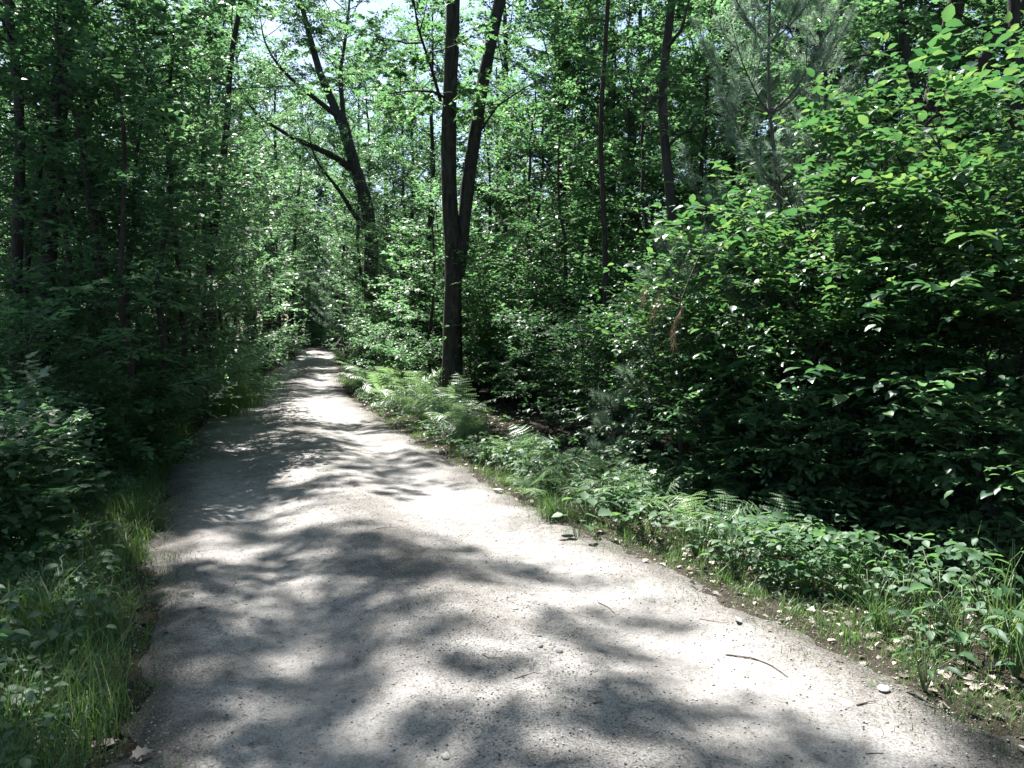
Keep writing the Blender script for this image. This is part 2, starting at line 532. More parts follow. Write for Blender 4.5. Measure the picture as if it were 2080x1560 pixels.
o = scatter_stones("gravel", 45000, 1.8, 18, .0018, .009, M['stone'], .25, 1)
o['label'] = "loose grey gravel grains scattered over the dirt road"
def build_bits():
    r = np.random.default_rng(5)
    n = 9000
    y = 1.8 + 11 * r.random(n) ** 1.5
    s_ = np.where(r.random(n) < .45, np.where(r.random(n) < .5, np.abs(r.normal(0, .07, n)), 1 - np.abs(r.normal(0, .07, n))), np.where(r.random(n) < .4, r.normal(.52, .1, n), r.random(n)))
    x = XL(y) + (XR(y) - XL(y)) * s_
    a = r.random(n) * 6.283
    L = .006 + .028 * r.random(n) ** 2.5
    ax = np.stack([np.cos(a), np.sin(a), r.normal(0, .12, n)], 1)
    V = np.array([[0, -.05, 0], [.5, -.06, .05], [1, 0, 0], [.5, .07, .03], [0, .05, .02]])
    mb = MB()
    place(mb, np.stack([x, y, surf(x, y) + .003], 1), ax, np.array([0, 0, 1.]) + r.normal(0, .3, (n, 3)), L, (V, [np.array([[0, 1, 2, 3]]), np.array([[0, 3, 4]])]))
    o = kind(link_mesh("needle_litter", mb.mesh("needle_litter", M['chip'])), 'stuff')
    o['label'] = "tiny dark needles and twig bits strewn over the dirt road"


build_bits()
o = scatter_stones("debris", 26000, 1.8, 14, .0014, .0075, M['chip'], .45, 2)
o['label'] = "dark crumbs of bark and needles littering the dirt road"


# leaf litter on both verges and under the woods
def build_litter():
    r = np.random.default_rng(11)
    pos = []
    n = 16000
    y = 1.5 + 20 * r.random(n) ** 1.6
    side = r.random(n) < .62
    d = np.where(r.random(n) < .11, r.normal(.10, .14, n), .15 + np.abs(r.normal(0, 1, n)) ** 1.1 * 1.5)
    x = np.where(side, XR(y) + d, XL(y) - d)
    z = surf(x, y) + np.where(d < .1, .004, r.uniform(.004, .03, n))
    k = n
    ax = r.normal(0, 1, (k, 3)); ax[:, 2] *= .25
    nr = np.array([0, 0, 1.]) + r.normal(0, .55, (k, 3))
    mb = MB()
    P = np.stack([x, y, z], 1)
    h = k // 2
    place(mb, P[:h], ax[:h], nr[:h], r.uniform(.02, .06, h), T_OVATE)
    place(mb, P[h:], ax[h:], nr[h:], r.uniform(.022, .055, k - h), T_LOBED)
    o = kind(link_mesh("leaf_litter", mb.mesh("leaf_litter", M['litter'])), 'stuff')
    o['label'] = "dry brown fallen leaves covering the forest floor"


build_litter()


# ------------------------------------------------------------------ grass, ground cover
def blades(mb, P, h, w, r, lean=.5, segs=3):
    n = len(P)
    a = r.random(n) * 6.283
    dirx = np.stack([np.cos(a), np.sin(a), np.zeros(n)], 1)
    sid = np.stack([-np.sin(a), np.cos(a), np.zeros(n)], 1)
    bend = np.abs(r.normal(0, lean, n)) + .1
    v = []
    for i in range(segs + 1):
        t = i / segs
        c = P + dirx * (h * bend * t * t)[:, None] + np.array([0, 0, 1.]) * (h * (t - .35 * bend * t * t))[:, None]
        ww = (w * (1 - t) ** .7 + .0004)[:, None]
        v += [c - sid * ww, c + sid * ww]
    V = np.stack(v, 1)
    k = V.shape[1]
    f = np.array([[2 * i, 2 * i + 1, 2 * i + 3, 2 * i + 2] for i in range(segs)])
    mb.add(V.reshape(-1, 3), (f[None] + (np.arange(n) * k)[:, None, None]).reshape(-1, 4))


def build_grass():
    r = np.random.default_rng(21)
    mb = MB()
    # left verge: dense and tallish; right verge: short tufts close to the gravel
    def strip(nt, per, y0, y1, fx, hh, w, sp):
        y = y0 + (y1 - y0) * r.random(nt) ** 1.4
        x = fx(y, nt)
        yy = np.repeat(y, per) + r.normal(0, sp, nt * per); xx = np.repeat(x, per) + r.normal(0, sp, nt * per)
        h = np.repeat(r.uniform(*hh, nt), per) * r.uniform(.5, 1.1, nt * per)
        P = np.stack([xx, yy, surf(xx, yy) - .01], 1)
        blades(mb, P, h, np.full(nt * per, w), r)
    strip(480, 24, 2.2, 22, lambda y, n: XL(y) - np.abs(r.normal(.05, .55, n)) - .02, (.10, .30), .0022, .05)
    strip(480, 22, 2.2, 9, lambda y, n: XL(y) - r.uniform(.3, 2.2, n), (.12, .34), .0025, .07)
    strip(420, 22, 2.0, 9, lambda y, n: XR(y) + np.abs(r.normal(.06, .28, n)), (.04, .13), .0016, .05)
    strip(60, 20, 2.4, 7, lambda y, n: XR(y) + r.uniform(.35, 1.6, n), (.15, .40), .0025, .05)
    strip(160, 20, 8, 32, lambda y, n: XR(y) + np.abs(r.normal(.1, .4, n)), (.08, .22), .003, .07)
    strip(200, 20, 12, 45, lambda y, n: XL(y) - np.abs(r.normal(.1, .6, n)), (.12, .34), .004, .09)
    strip(520, 16, 1.9, 16, lambda y, n: XR(y) + r.normal(.04, .16, n), (.02, .07), .0014, .06)
    strip(420, 24, 2.4, 12, lambda y, n: XL(y) - np.abs(r.normal(.15, .5, n)), (.14, .34), .0024, .08)
    strip(260, 16, 1.9, 16, lambda y, n: XL(y) + r.normal(.04, .14, n), (.02, .08), .0015, .06)
    strip(60, 18, 4, 14, lambda y, n: XR(y) + r.uniform(.1, 1.6, n), (.12, .38), .0022, .08)
    strip(26, 14, 6, 22, lambda y, n: .5 * (XL(y) + XR(y)) + r.normal(0, .2, n), (.015, .045), .0014, .05)
    o = kind(link_mesh("grass", mb.mesh("grass", M['grass'])), 'stuff')
    o['label'] = "thin green grass growing along both verges of the dirt road"


build_grass()


def build_cover():
    """low trailing plants: three leaflets on a short stalk, far too many to count"""
    r = np.random.default_rng(31)
    mb = MB(); seed_ = [0.0]

    def patch(n, y0, y1, fx, hmax, size, tm):
        y = y0 + (y1 - y0) * r.random(n) ** 1.25
        x = fx(y, n)
        h = hmax * r.uniform(.25, 1, n)
        keep = (vnoise(x * 1.6 + seed_[0], y * 1.6) + r.normal(0, .12, n)) > -.10
        seed_[0] += 3.7
        x, y, h = x[keep], y[keep], h[keep]; n = len(x)
        P = np.stack([x, y, surf(x, y) + h], 1)
        lsz = size * r.uniform(.4, 1.35, n)
        a0 = r.random(n) * 6.283
        for k in range(3):
            a = a0 + k * 2.09 + r.normal(0, .25, n)
            ax = np.stack([np.cos(a), np.sin(a), r.normal(-.15, .2, n)], 1)
            nr = np.array([0, 0, 1.]) + r.normal(0, .35, (n, 3))
            place(mb, P + norm(ax) * .01, ax, nr, lsz * r.uniform(.75, 1.15, n), tm)
    # right bank in front of the dark shrubs
    patch(1500, 2.2, 9, lambda y, n: XR(y) + .22 + np.abs(r.normal(.6, .65, n)), .20, .048, T_OVATE)
    patch(1700, 4.5, 10, lambda y, n: XR(y) + .10 + np.abs(r.normal(.6, .65, n)), .42, .070, T_OVATE)
    patch(1500, 2.4, 8, lambda y, n: XR(y) + r.uniform(.7, 3.5, n), .45, .075, T_OVATE)
    patch(2600, 7, 26, lambda y, n: XR(y) + .05 + np.abs(r.normal(.2, .7, n)), .22, .075, T_OVATE)
    patch(900, 3, 12, lambda y, n: XR(y) + r.uniform(1.5, 6.5, n), .45, .085, T_OVATE)
    # left bank
    patch(2000, 2.2, 9, lambda y, n: XL(y) - .12 - np.abs(r.normal(.5, .7, n)), .22, .055, T_OVATE)
    patch(2000, 2.6, 9, lambda y, n: XL(y) - r.uniform(.4, 4, n), .36, .075, T_OVATE)
    patch(260, 2.6, 7, lambda y, n: XL(y) - r.uniform(.3, 3, n), .22, .085, T_LOBED)
    patch(900, 30, 60, lambda y, n: XL(y) - .2 - np.abs(r.normal(.8, 2.5, n)), .5, .22, T_OVATE)
    patch(2600, 8, 40, lambda y, n: XL(y) - .1 - np.abs(r.normal(.3, 1.3, n)), .45, .10, T_OVATE)
    o = kind(link_mesh("ground_cover", mb.mesh("ground_cover", M['herb'])), 'stuff')
    o['label'] = "low leafy ground cover spreading over both banks of the road"


build_cover()

# ------------------------------------------------------------------ plants: generators
def branch_path(p0, d, L, r, n=6, curl=.25, wob=.06):
    t = np.linspace(0, 1, n)[:, None]
    p = p0 + d * L * t
    p[:, 2] += (curl * L * t[:, 0] ** 2)
    w = np.cumsum(r.normal(0, wob * L / n, (n, 3)), 0); w[0] = 0
    return p + w


def interp_path(p, t):
    n = len(p) - 1
    x = np.clip(t, 0, 1) * n
    i = np.minimum(x.astype(int), n - 1); f = (x - i)[:, None]
    return p[i] * (1 - f) + p[i + 1] * f, norm(p[i + 1] - p[i])


def crown_on(path, cb, crad, nb, r, wood, leaf, size, tm, twig=.45, nleaf=9, sub=4, rbr=.03, elev=(10, 45), prof=None, curl=.15, per=.42, jit=.45, r_at=None, azr=None):
    """branches along a trunk path from fraction cb up, with side branches and leafy twigs"""
    S, D, L = [], [], []
    az = r.random() * 6.28
    for i in range(nb):
        t = cb + (1 - cb) * (i + r.random() * .8) / nb
        p0, tg = interp_path(path, np.array([t])); p0 = p0[0]
        az += 2.4 + r.normal(0, .4)
        a = az if azr is None else r.uniform(*azr)
        u = (t - cb) / (1 - cb)
        pr = (math.sin(math.pi * min(1, .18 + .82 * u)) ** .7 * .9 + .12) if prof is None else prof(u)
        ln = crad * pr * r.uniform(.7, 1.15)
        el = R(elev[0] + (elev[1] - elev[0]) * u + r.normal(0, 9))
        d = np.array([math.cos(a) * math.cos(el), math.sin(a) * math.cos(el), math.sin(el)])
        bp = branch_path(p0, d, ln, r, 6, curl)
        rb = rbr * (.35 + .65 * ln / crad)
        tube(wood, bp, np.linspace(rb, rb * .25, 6), 5)
        lines = [(bp, ln, .35)]
        for k in range(sub):
            ts = r.uniform(.25, .95)
            q0, qd = interp_path(bp, np.array([ts]))
            side = norm(np.cross(qd[0], np.array([0, 0, 1.]))) * (1 if k % 2 else -1)
            sdv = norm(qd[0] * .6 + side * r.uniform(.5, 1) + np.array([0, 0, r.normal(.05, .2)]))
            sl = ln * r.uniform(.3, .5) * (1.15 - .5 * ts)
            sp = branch_path(q0[0], sdv, sl, r, 5, curl * .5)
            tube(wood, sp, np.linspace(rb * .4, rb * .12, 5), 4)
            lines.append((sp, sl, .1))
        for (pp, l, t0) in lines:
            m = max(2, int(l * (1 - t0) / per * 2))
            tt = np.concatenate([r.uniform(t0, 1, m), [.97]])
            q, qd = interp_path(pp, tt)
            side = norm(np.cross(qd, np.array([0, 0, 1.])) + 1e-4) * np.where(np.arange(len(tt)) % 2, 1, -1)[:, None]
            dd = qd * .8 + side * r.uniform(.2, 1, (len(tt), 1)) + r.normal(0, .22, (len(tt), 3))
            S.append(q); D.append(dd); L.append(twig * r.uniform(.6, 1.2, len(tt)))
    S, D, L = np.vstack(S), np.vstack(D), np.concatenate(L)
    twig_leaves(leaf, S, D, L, nleaf, size, tm, r, jit)
    return S, D, L


def make_tree(H, r0, cb, crad, nb, seed, size=.11, tm=T_SIMPLE, wander=.25, leafm='leaf_tree', barkm='bark', elev=(5, 55), nleaf=9, sub=5, twig=.5, per=.42, **kw):
    r = np.random.default_rng(seed)
    n = 14
    z = np.linspace(-.4, H, n)
    w = np.cumsum(r.normal(0, wander * .35, (n, 2)), 0); w -= w[1]; w[0] = w[1]
    path = np.column_stack([w, z])
    rad = r0 * (1 - np.linspace(0, 1, n)) ** .75 + .012
    rad[0] *= 1.35; rad[1] *= 1.2
    wood, leaf = MB(), MB()
    tube(wood, resample(path, 40), np.interp(np.linspace(0, 1, 40), np.linspace(0, 1, n), rad), 9, .05, r)
    crown_on(path, cb, crad, nb, r, wood, leaf, size, tm, twig, nleaf, sub, r0 * .19, elev, per=per, **kw)
    return wood.mesh("trunk", M[barkm], True), leaf.mesh("crown", M[leafm])


def make_shrub(H, spread, ns, seed, size, tm, leafm, low=.35, r0=.014, nb=7, crad=.7, nleaf=8, twig=.32, per=.2, barkm='bark_thin', sub=3, jit=.4):
    r = np.random.default_rng(seed)
    wood, leaf = MB(), MB()
    for k in range(ns):
        a = k * 6.283 / ns + r.normal(0, .4)
        o = spread * r.uniform(.35, 1)
        h = H * r.uniform(.65, 1)
        t = np.linspace(0, 1, 9)
        q = o * (.15 * t + .85 * t ** 1.7)
        p = np.stack([np.cos(a) * (q + .08), np.sin(a) * (q + .08), h * (t - .10 * t ** 3) - .08], 1)
        p[:, :2] += np.cumsum(r.normal(0, .015 * H / 3, (9, 2)), 0)
        tube(wood, resample(p, 20), np.linspace(r0 * r.uniform(.8, 1.3), r0 * .3, 20), 6, .05, r)
        crown_on(p, low, crad * H / 3, nb, r, wood, leaf, size, tm, twig, nleaf, sub, r0 * .45, (0, 50), prof=lambda u: 1.05 - .65 * u, curl=.05, per=per, jit=jit)
    return wood.mesh("stems", M[barkm], True), leaf.mesh("foliage", M[leafm])


def needles(mb, st, dr, r, n=45, ln=.10, w=.0016, sweep=.9):
    """needle tufts at every (start, direction)"""
    N = len(st)
    t = r.uniform(-.5, 1, (N, n))
    dr = norm(dr)
    ax = dr[:, None] * sweep + norm(r.normal(0, 1, (N, n, 3)))
    pos = st[:, None] + dr[:, None] * (t * ln * .7)[..., None]
    nr = r.normal(0, 1, (N, n, 3))
    V = np.array([[0, -w / ln, 0], [0, w / ln, 0], [1, 0, -.10]]); F = [np.array([[0, 1, 2]])]
    place(mb, pos.reshape(-1, 3), ax.reshape(-1, 3), nr.reshape(-1, 3), (ln * r.uniform(.7, 1.15, (N, n))).ravel(), (V, F))


def make_pine(H, r0, z0, gap, blen, seed, nn=45, ln=.10, w=.0018, trunk_pts=None, nbr=5, dens=.12, barkm='bark_pine', up=.55):
    r = np.random.default_rng(seed)
    wood, leaf = MB(), MB()
    if trunk_pts is None:
        z = np.linspace(-.2, H, 10)
        path = np.column_stack([np.cumsum(r.normal(0, .03, (10, 2)), 0), z])
    else:
        path = np.asarray(trunk_pts, float)
    path = resample(path, 30)
    tube(wood, path, np.linspace(r0, .008, 30), 8, .04, r)
    S, D = [], []
    nw = max(2, int((H - z0) / gap))
    a0 = 0
    for i in range(nw + 1):
        z = z0 + gap * i
        k = np.interp(z, path[:, 2], np.arange(30)) / 29
        p0 = interp_path(path, np.array([k]))[0][0]
        u = i / (nw + 1)
        for b in range(nbr):
            a = a0 + b * 6.283 / nbr + r.normal(0, .25)
            L = blen * (1 - u) ** .6 * r.uniform(.75, 1.15) + .12
            d = np.array([math.cos(a), math.sin(a), .12 + .5 * u])
            bp = branch_path(p0, norm(d), L, r, 7, up * r.uniform(.6, 1.2), .05)
            tube(wood, bp, np.linspace(.012 * (.5 + L / blen), .004, 7), 5)
            lines = [(bp, .3)]
            for s in range(int(3 + 4 * L / blen)):
                q0, qd = interp_path(bp, np.array([r.uniform(.25, .85)]))
                side = norm(np.cross(qd[0], np.array([0, 0, 1.]))) * (1 if s % 2 else -1)
                sp = branch_path(q0[0], norm(qd[0] * .8 + side * .8), L * r.uniform(.2, .38), r, 4, up * .7)
                tube(wood, sp, np.linspace(.005, .003, 4), 4)
                lines.append((sp, .3))
            for pp, t0 in lines:
                l = np.linalg.norm(pp[-1] - pp[0])
                m = max(2, int(l / dens))
                q, qd = interp_path(pp, np.concatenate([r.uniform(t0, 1, m), [1.0]]))
                S.append(q); D.append(qd)
        a0 += .6
    S.append(path[-1:]); D.append(np.array([[0, 0, 1.]]))
    needles(leaf, np.vstack(S), np.vstack(D), r, nn, ln, w)
    return wood.mesh("trunk", M[barkm], True), leaf.mesh("needles", M['pine'])


def make_frond(L, seed, fine=True, npair=20):
    """an arching fern frond: tapering pinnae, each cut into leaflets"""
    r = np.random.default_rng(seed)
    mb = MB()
    t = np.linspace(0, 1, 24)
    p = np.stack([L * (.35 * t + .42 * t ** 2), .05 * L * np.sin(t * 2.0) * r.normal(0, 1), L * (1.0 * t - .50 * t ** 2.6)], 1)
    tube(mb, p[::3], np.linspace(.0028, .001, 8), 4)
    tt = np.linspace(.20, .99, npair)
    q, qd = interp_path(p, tt)
    prof = np.sin(np.pi * (np.clip((tt - .12) / .88, 0, 1)) ** .62) ** .8 * .26 * L + .008
    for sg in (1, -1):
        lat = norm(np.cross(qd, np.array([0, 0, 1.]))) * sg
        up = norm(np.cross(lat, qd)) * (1 if sg < 0 else -1)
        up = np.where(up[:, 2:3] < 0, -up, up)
        ax = norm(lat + qd * .35 + r.normal(0, .05, (npair, 3)) + np.array([0, 0, -.12]))
        if not fine:
            V = np.array([[0, -.10, 0], [0, .10, 0], [.5, .07, .02], [1, 0, -.08], [.5, -.07, .02]])
            place(mb, q, ax, up, prof, (V, [np.array([[0, 4, 3, 2], ]), np.array([[0, 2, 1]])]))
        else:
            nt_ = 8
            V, Fq, Ft = [], [], []
            for k in range(nt_ + 1):
                u = k / nt_
                w = .135 * (1 - u) ** .75 * (.55 + .45 * min(1, u * 5)) + .002
                V += [(u, 0, -.10 * u * u), (u + .035, w, .02 - .10 * u * u), (u + .035, -w, .02 - .10 * u * u)]
                if k < nt_:
                    w2 = w * .42; V += [(u + .085, w2, .008 - .10 * u * u), (u + .085, -w2, .008 - .10 * u * u)]
                else:
                    V += [(1.03, 0, -.11), (1.03, 0, -.11)]
            for k in range(nt_):
                o5 = 5 * k
                Fq += [[o5, o5 + 5, o5 + 3, o5 + 1], [o5 + 5, o5, o5 + 2, o5 + 4]]
            keep_ = r.random(npair) > .03
            ax = norm(ax + r.normal(0, .13, ax.shape) + np.array([0, 0, -.2]) * (tt[:, None] ** 2))
            place(mb, q[keep_], ax[keep_], (up + r.normal(0, .16, (npair, 3)))[keep_], (prof * r.uniform(.85, 1.1, npair))[keep_], (np.array(V), [np.array(Fq)]))
    return mb.mesh("frond", M['fern'])


# ------------------------------------------------------------------ prototypes
P = {}
P['maple'] = [make_tree(15.5, .15, .17, 3.0, 34, 101, .15, nleaf=12, per=.20), make_tree(17.5, .17, .22, 3.3, 34, 102, .15, leafm='leaf_oak', nleaf=12, per=.20), make_tree(13.5, .11, .13, 2.7, 32, 103, .14, nleaf=12, per=.20)]
P['oak'] = [make_tree(16.5, .24, .20, 3.6, 30, 104, .155, wander=.5, leafm='leaf_oak', barkm='bark_oak', elev=(0, 60), nleaf=12, per=.20), make_tree(14.5, .2, .18, 3.4, 30, 105, .155, wander=.45, leafm='leaf_oak', barkm='bark_oak', nleaf=12, per=.20)]
P['tall'] = [make_tree(17.5, .115, .40, 3.5, 17, 108, .15, nleaf=11, per=.30, elev=(0, 50), sub=6, twig=.42), make_tree(16, .10, .36, 3.3, 16, 109, .15, leafm='leaf_oak', nleaf=11, per=.30, elev=(0, 50), sub=6, twig=.42)]
P['slim'] = [make_tree(11.5, .08, .10, 2.2, 32, 106, .13, leafm='leaf_shade', barkm='bark_thin', sub=4, nleaf=11, per=.19, jit=.30), make_tree(9.0, .065, .08, 2.0, 30, 107, .125, barkm='bark_thin', sub=4, nleaf=11, per=.19, leafm='leaf_oak', jit=.30)]
P['sapling'] = [make_tree(5.2, .035, .12, 1.45, 26, 111, .115, wander=.15, leafm='leaf_shade', barkm='bark_thin', sub=3, elev=(0, 35), twig=.38, per=.2, jit=.30),
                make_tree(4.2, .028, .10, 1.3, 24, 112, .11, wander=.15, leafm='leaf_oak', barkm='bark_thin', sub=3, elev=(0, 35), twig=.38, per=.2, jit=.30),
                make_tree(6.5, .045, .10, 1.7, 30, 113, .115, wander=.2, leafm='leaf_tree', barkm='bark_thin', sub=3, elev=(0, 35), twig=.42, per=.22, jit=.30)]
P['shrub'] = [make_shrub(1.9, .7, 6, 121, .085, T_SIMPLE, 'leaf_shade', .30, .011, 7, .85, per=.15), make_shrub(1.4, .6, 6, 122, .08, T_SIMPLE, 'leaf_tree', .25, .009, 6, .9, per=.15), make_shrub(2.6, .8, 6, 123, .095, T_SIMPLE, 'leaf_tree', .28, .013, 8, .85, per=.15)]
P['hazel'] = [make_shrub(3.9, 1.5, 9, 131, .115, T_OVATE, 'leaf_hazel', .38, .016, 8, 1.05, 9, .55, .42, jit=.26), make_shrub(3.2, 1.35, 8, 132, .105, T_OVATE, 'leaf_hazel', .36, .014, 8, 1.05, 9, .52, .40, jit=.26)]
P['viburnum'] = [make_shrub(1.7, .8, 7, 133, .105, T_OVATE, 'leaf_oak', .25, .011, 8, 1.2, 7, .34, .24, jit=.25), make_shrub(1.3, .7, 6, 134, .105, T_LOBED, 'leaf_oak', .25, .010, 7, 1.3, 7, .32, .24, jit=.25)]
P['pine'] = [make_pine(9.5, .09, 1.2, .62, 2.0, 141, 30, .14, .004, dens=.22)]
P['pineling'] = [make_pine(.95, .012, .30, .30, .30, 142, 40, .10, .0016, dens=.12, nbr=3)]
FR = [make_frond(.80, 151), make_frond(.66, 152), make_frond(.54, 153)]
FRL = [make_frond(.88, 154, False, 18), make_frond(.75, 155, False, 18)]

# ------------------------------------------------------------------ labels for the many look-alikes
COLS = [(-9e9, 60, "at the woods' edge beside the slim leaning dark stems"), (60, 240, "behind the slim dark stems standing near the left bank"),
        (240, 430, "in the dark woods over the grassy left bank"), (430, 560, "in the dark woods over the tall sunlit grass clump"),
        (560, 640, "where the road bends out of sight"), (640, 720, "around the pale pine at the road bend"),
        (720, 860, "around the crooked oak"), (860, 990, "behind the forked dark trunk"), (990, 1160, "between the forked trunk and the thin wavy stem"),
        (1160, 1300, "behind the thin wavy stem"), (1300, 1450, "between the thin wavy stem and the young white pine"), (1450, 1700, "behind the young white pine"),
        (1700, 1860, "behind the tall bright hazel"), (1860, 2050, "around the thick leaning trunk above the hazel"), (2050, 9e9, "beyond the tall bright hazel at the picture's edge")]


def where(x, y):
    px = 1040 + x / max(y, .5) * FPX
    for a, b, s in COLS:
        if a <= px < b: return s
    return COLS[-1][2]


def depth_word(y):
    for lim, w in ((7, "closest"), (11, "near"), (16, "second-row"), (23, "set-back"), (32, "far"), (44, "remote"), (60, "deep-woods"), (1e9, "farthest")):
        if y < lim: return w


HW = {'viburnum': ["big-leaved low shrub", "lobed-leaved low shrub"], 'tall': ["tall high-crowned tree", "high-crowned leafy tree"], 'maple': ["tall maple-like tree", "very tall full-crowned tree", "medium broadleaf tree"], 'oak': ["thick-limbed oak", "crooked grey oak"],
      'slim': ["slim pole-like tree", "thin young tree"], 'sapling': ["spindly sapling", "small sapling", "tall airy sapling"],
      'shrub': ["leafy shrub", "low bushy shrub", "tall loose shrub"], 'hazel': ["big-leaved hazel", "hazel bush"]}
CAT = {'viburnum': 'shrub', 'tall': 'tree', 'maple': 'tree', 'oak': 'tree', 'slim': 'tree', 'sapling': 'sapling', 'shrub': 'shrub', 'hazel': 'shrub'}
NAME = {'viburnum': 'broadleaf_shrub', 'tall': 'broadleaf_tree', 'maple': 'broadleaf_tree', 'oak': 'oak_tree', 'slim': 'slender_tree', 'sapling': 'sapling', 'shrub': 'shrub', 'hazel': 'hazel_shrub'}
GRP = {'viburnum': 'big-leaved shrubs on the left bank', 'tall': 'high trees added for shade', 'maple': 'broadleaf trees of the woods', 'oak': 'oaks of the woods', 'slim': 'slender trees of the woods', 'sapling': 'saplings under the trees',
       'shrub': 'shrubs along the wood edge', 'hazel': 'hazel bushes right of the road'}
PARTN = {'viburnum': ('stems', 'foliage'), 'tall': ('trunk', 'crown'), 'maple': ('trunk', 'crown'), 'oak': ('trunk', 'crown'), 'slim': ('trunk', 'crown'), 'sapling': ('trunk', 'crown'), 'shrub': ('stems', 'foliage'), 'hazel': ('stems', 'foliage')}
placed = []


def put(k, i, x, y, rz, s, label=None, tilt=(0, 0)):
    me = P[k][i]
    lab = label or f"{depth_word(y)} {HW[k][i]} {where(x, y)}"
    o = thing(NAME[k], lab, CAT[k], (x, y, gz(x, y) - .02), rz, s, GRP[k], list(zip(PARTN[k], me)), tilt)
    placed.append((k, x, y))
    return o


def ground_px(px, Y):
    x = (px - 1040) / FPX * Y
    return x, Y


# ------------------------------------------------------------------ the trees the photo singles out
def hero_tree(name, label, cat, stems, seed, size, tm, leafm, barkm, crowns):
    """stems: list of (world polyline, r start, r end, sides); crowns: list of crown_on settings by stem"""
    r = np.random.default_rng(seed)
    base = np.array(stems[0][0][0], float)
    wood, leaf = MB(), MB()
    for k, (pts, ra, rb, sides) in enumerate(stems):
        n = 36 if sides > 8 else 22
        p = resample(np.asarray(pts, float) - base, n)
        rad = np.linspace(ra, rb, n)
        if k == 0: rad = rad * (1 + .5 * np.exp(-np.linspace(0, n, n) / 2.2))
        tube(wood, p, rad, sides, .045, r)
        c = crowns.get(k)
        if c: crown_on(p, r=r, wood=wood, leaf=leaf, size=size, tm=tm, **c)
    return thing(name, label, cat, tuple(base), 0, 1, None, [("trunk", wood.mesh("trunk", M[barkm], True)), ("crown", leaf.mesh("crown", M[leafm]))])


def A(*rows): return [at(*q) for q in rows]


# forked dark trunk
Yf = 16.0
bx = at(918, 700, Yf)[0]; bz = gz(bx, Yf) - .3
hero_tree("forked_tree", "tall dark forked trunk standing in the ferns right of the road", "tree",
          [([(bx, Yf, bz)] + A((918, 740, Yf), (920, 620, Yf), (922, 520, Yf), (912, 420, Yf), (910, 300, Yf), (914, 180, Yf), (920, 60, Yf), (922, -120, Yf), (915, -420, Yf), (900, -800, Yf)), .195, .095, 12),
           (A((930, 560, Yf + .05), (941, 470, Yf + .1), (948, 390, Yf + .15), (962, 290, Yf + .2), (980, 170, Yf + .3), (1000, 70, Yf + .3), (1030, -60, Yf + .4), (1075, -300, Yf + .6), (1110, -650, Yf + .8)), .158, .075, 11),
           (A((908, 200, Yf), (880, 186, Yf - .3), (840, 184, Yf - .6), (790, 190, Yf - .8)), .035, .01, 6),
           (A((895, 205, Yf), (880, 150, Yf - .4), (850, 60, Yf - .9), (830, -60, Yf - 1.2)), .04, .012, 6),
           (A((960, 290, Yf + .2), (1010, 215, Yf - .3), (1080, 170, Yf - .8)), .03, .01, 6)],
          201, .135, T_LOBED, 'leaf_tree', 'bark',
          {0: dict(cb=.62, crad=3.0, nb=16, twig=.5, nleaf=10, sub=5, rbr=.035, per=.28), 1: dict(cb=.60, crad=2.6, nb=13, twig=.5, nleaf=10, sub=5, rbr=.035, per=.28),
           2: dict(cb=.15, crad=1.1, nb=7, twig=.4, nleaf=8, sub=3, rbr=.015, per=.25, elev=(-25, 20)), 3: dict(cb=.15, crad=1.5, nb=9, twig=.45, nleaf=8, sub=3, rbr=.018, per=.28, elev=(-15, 30)),
           4: dict(cb=.2, crad=.8, nb=5, twig=.35, nleaf=7, sub=2, rbr=.012, per=.3, elev=(-15, 20))})

# crooked oak leaning over the road
Yo = 31.0
ox = at(757, 640, Yo)[0]; oz = gz(ox, Yo) - .3
hero_tree("crooked_oak", "crooked dark oak leaning left over the road with long bare limbs", "tree",
          [([(ox, Yo, oz)] + A((757, 640, Yo), (752, 560, Yo), (755, 480, Yo), (742, 400, Yo), (720, 340, Yo), (705, 280, Yo), (692, 235, Yo)), .36, .22, 12),
           (A((692, 250, Yo), (672, 200, Yo), (650, 150, Yo), (628, 70, Yo), (605, -20, Yo), (590, -120, Yo)), .19, .05, 9),
           (A((715, 345, Yo), (680, 318, Yo - .5), (640, 300, Yo - 1), (600, 282, Yo - 1.4), (565, 262, Yo - 1.8), (528, 240, Yo - 2.2), (500, 205, Yo - 2.5), (485, 165, Yo - 2.7)), .16, .012, 9),
           (A((690, 240, Yo), (655, 212, Yo - .5), (620, 185, Yo - 1), (585, 155, Yo - 1.4), (556, 122, Yo - 1.8), (535, 80, Yo - 2), (528, 30, Yo - 2)), .12, .012, 8),
           (A((748, 470, Yo), (715, 430, Yo - .4), (695, 395, Yo - .8), (672, 365, Yo - 1), (650, 340, Yo - 1.3), (632, 300, Yo - 1.5), (625, 250, Yo - 1.6)), .12, .012, 8),
           (A((700, 260, Yo), (690, 150, Yo + .5), (705, 60, Yo + 1), (715, -60, Yo + 1)), .12, .03, 7)],
          202, .14, T_SIMPLE, 'leaf_oak', 'bark_oak',
          {0: dict(cb=.62, crad=2.0, nb=8, twig=.5, nleaf=10, sub=4, rbr=.03, per=.26), 1: dict(cb=.25, crad=2.4, nb=19, twig=.5, nleaf=12, sub=5, rbr=.025, per=.19), 2: dict(cb=.45, crad=1.7, nb=15, twig=.5, nleaf=9, sub=3, rbr=.02, per=.4),
           3: dict(cb=.35, crad=1.6, nb=10, twig=.5, nleaf=9, sub=3, rbr=.02, per=.3), 4: dict(cb=.5, crad=1.3, nb=9, twig=.5, nleaf=8, sub=2, rbr=.02, per=.4),
           5: dict(cb=.2, crad=2.9, nb=20, twig=.5, nleaf=12, sub=5, rbr=.025, per=.19)})

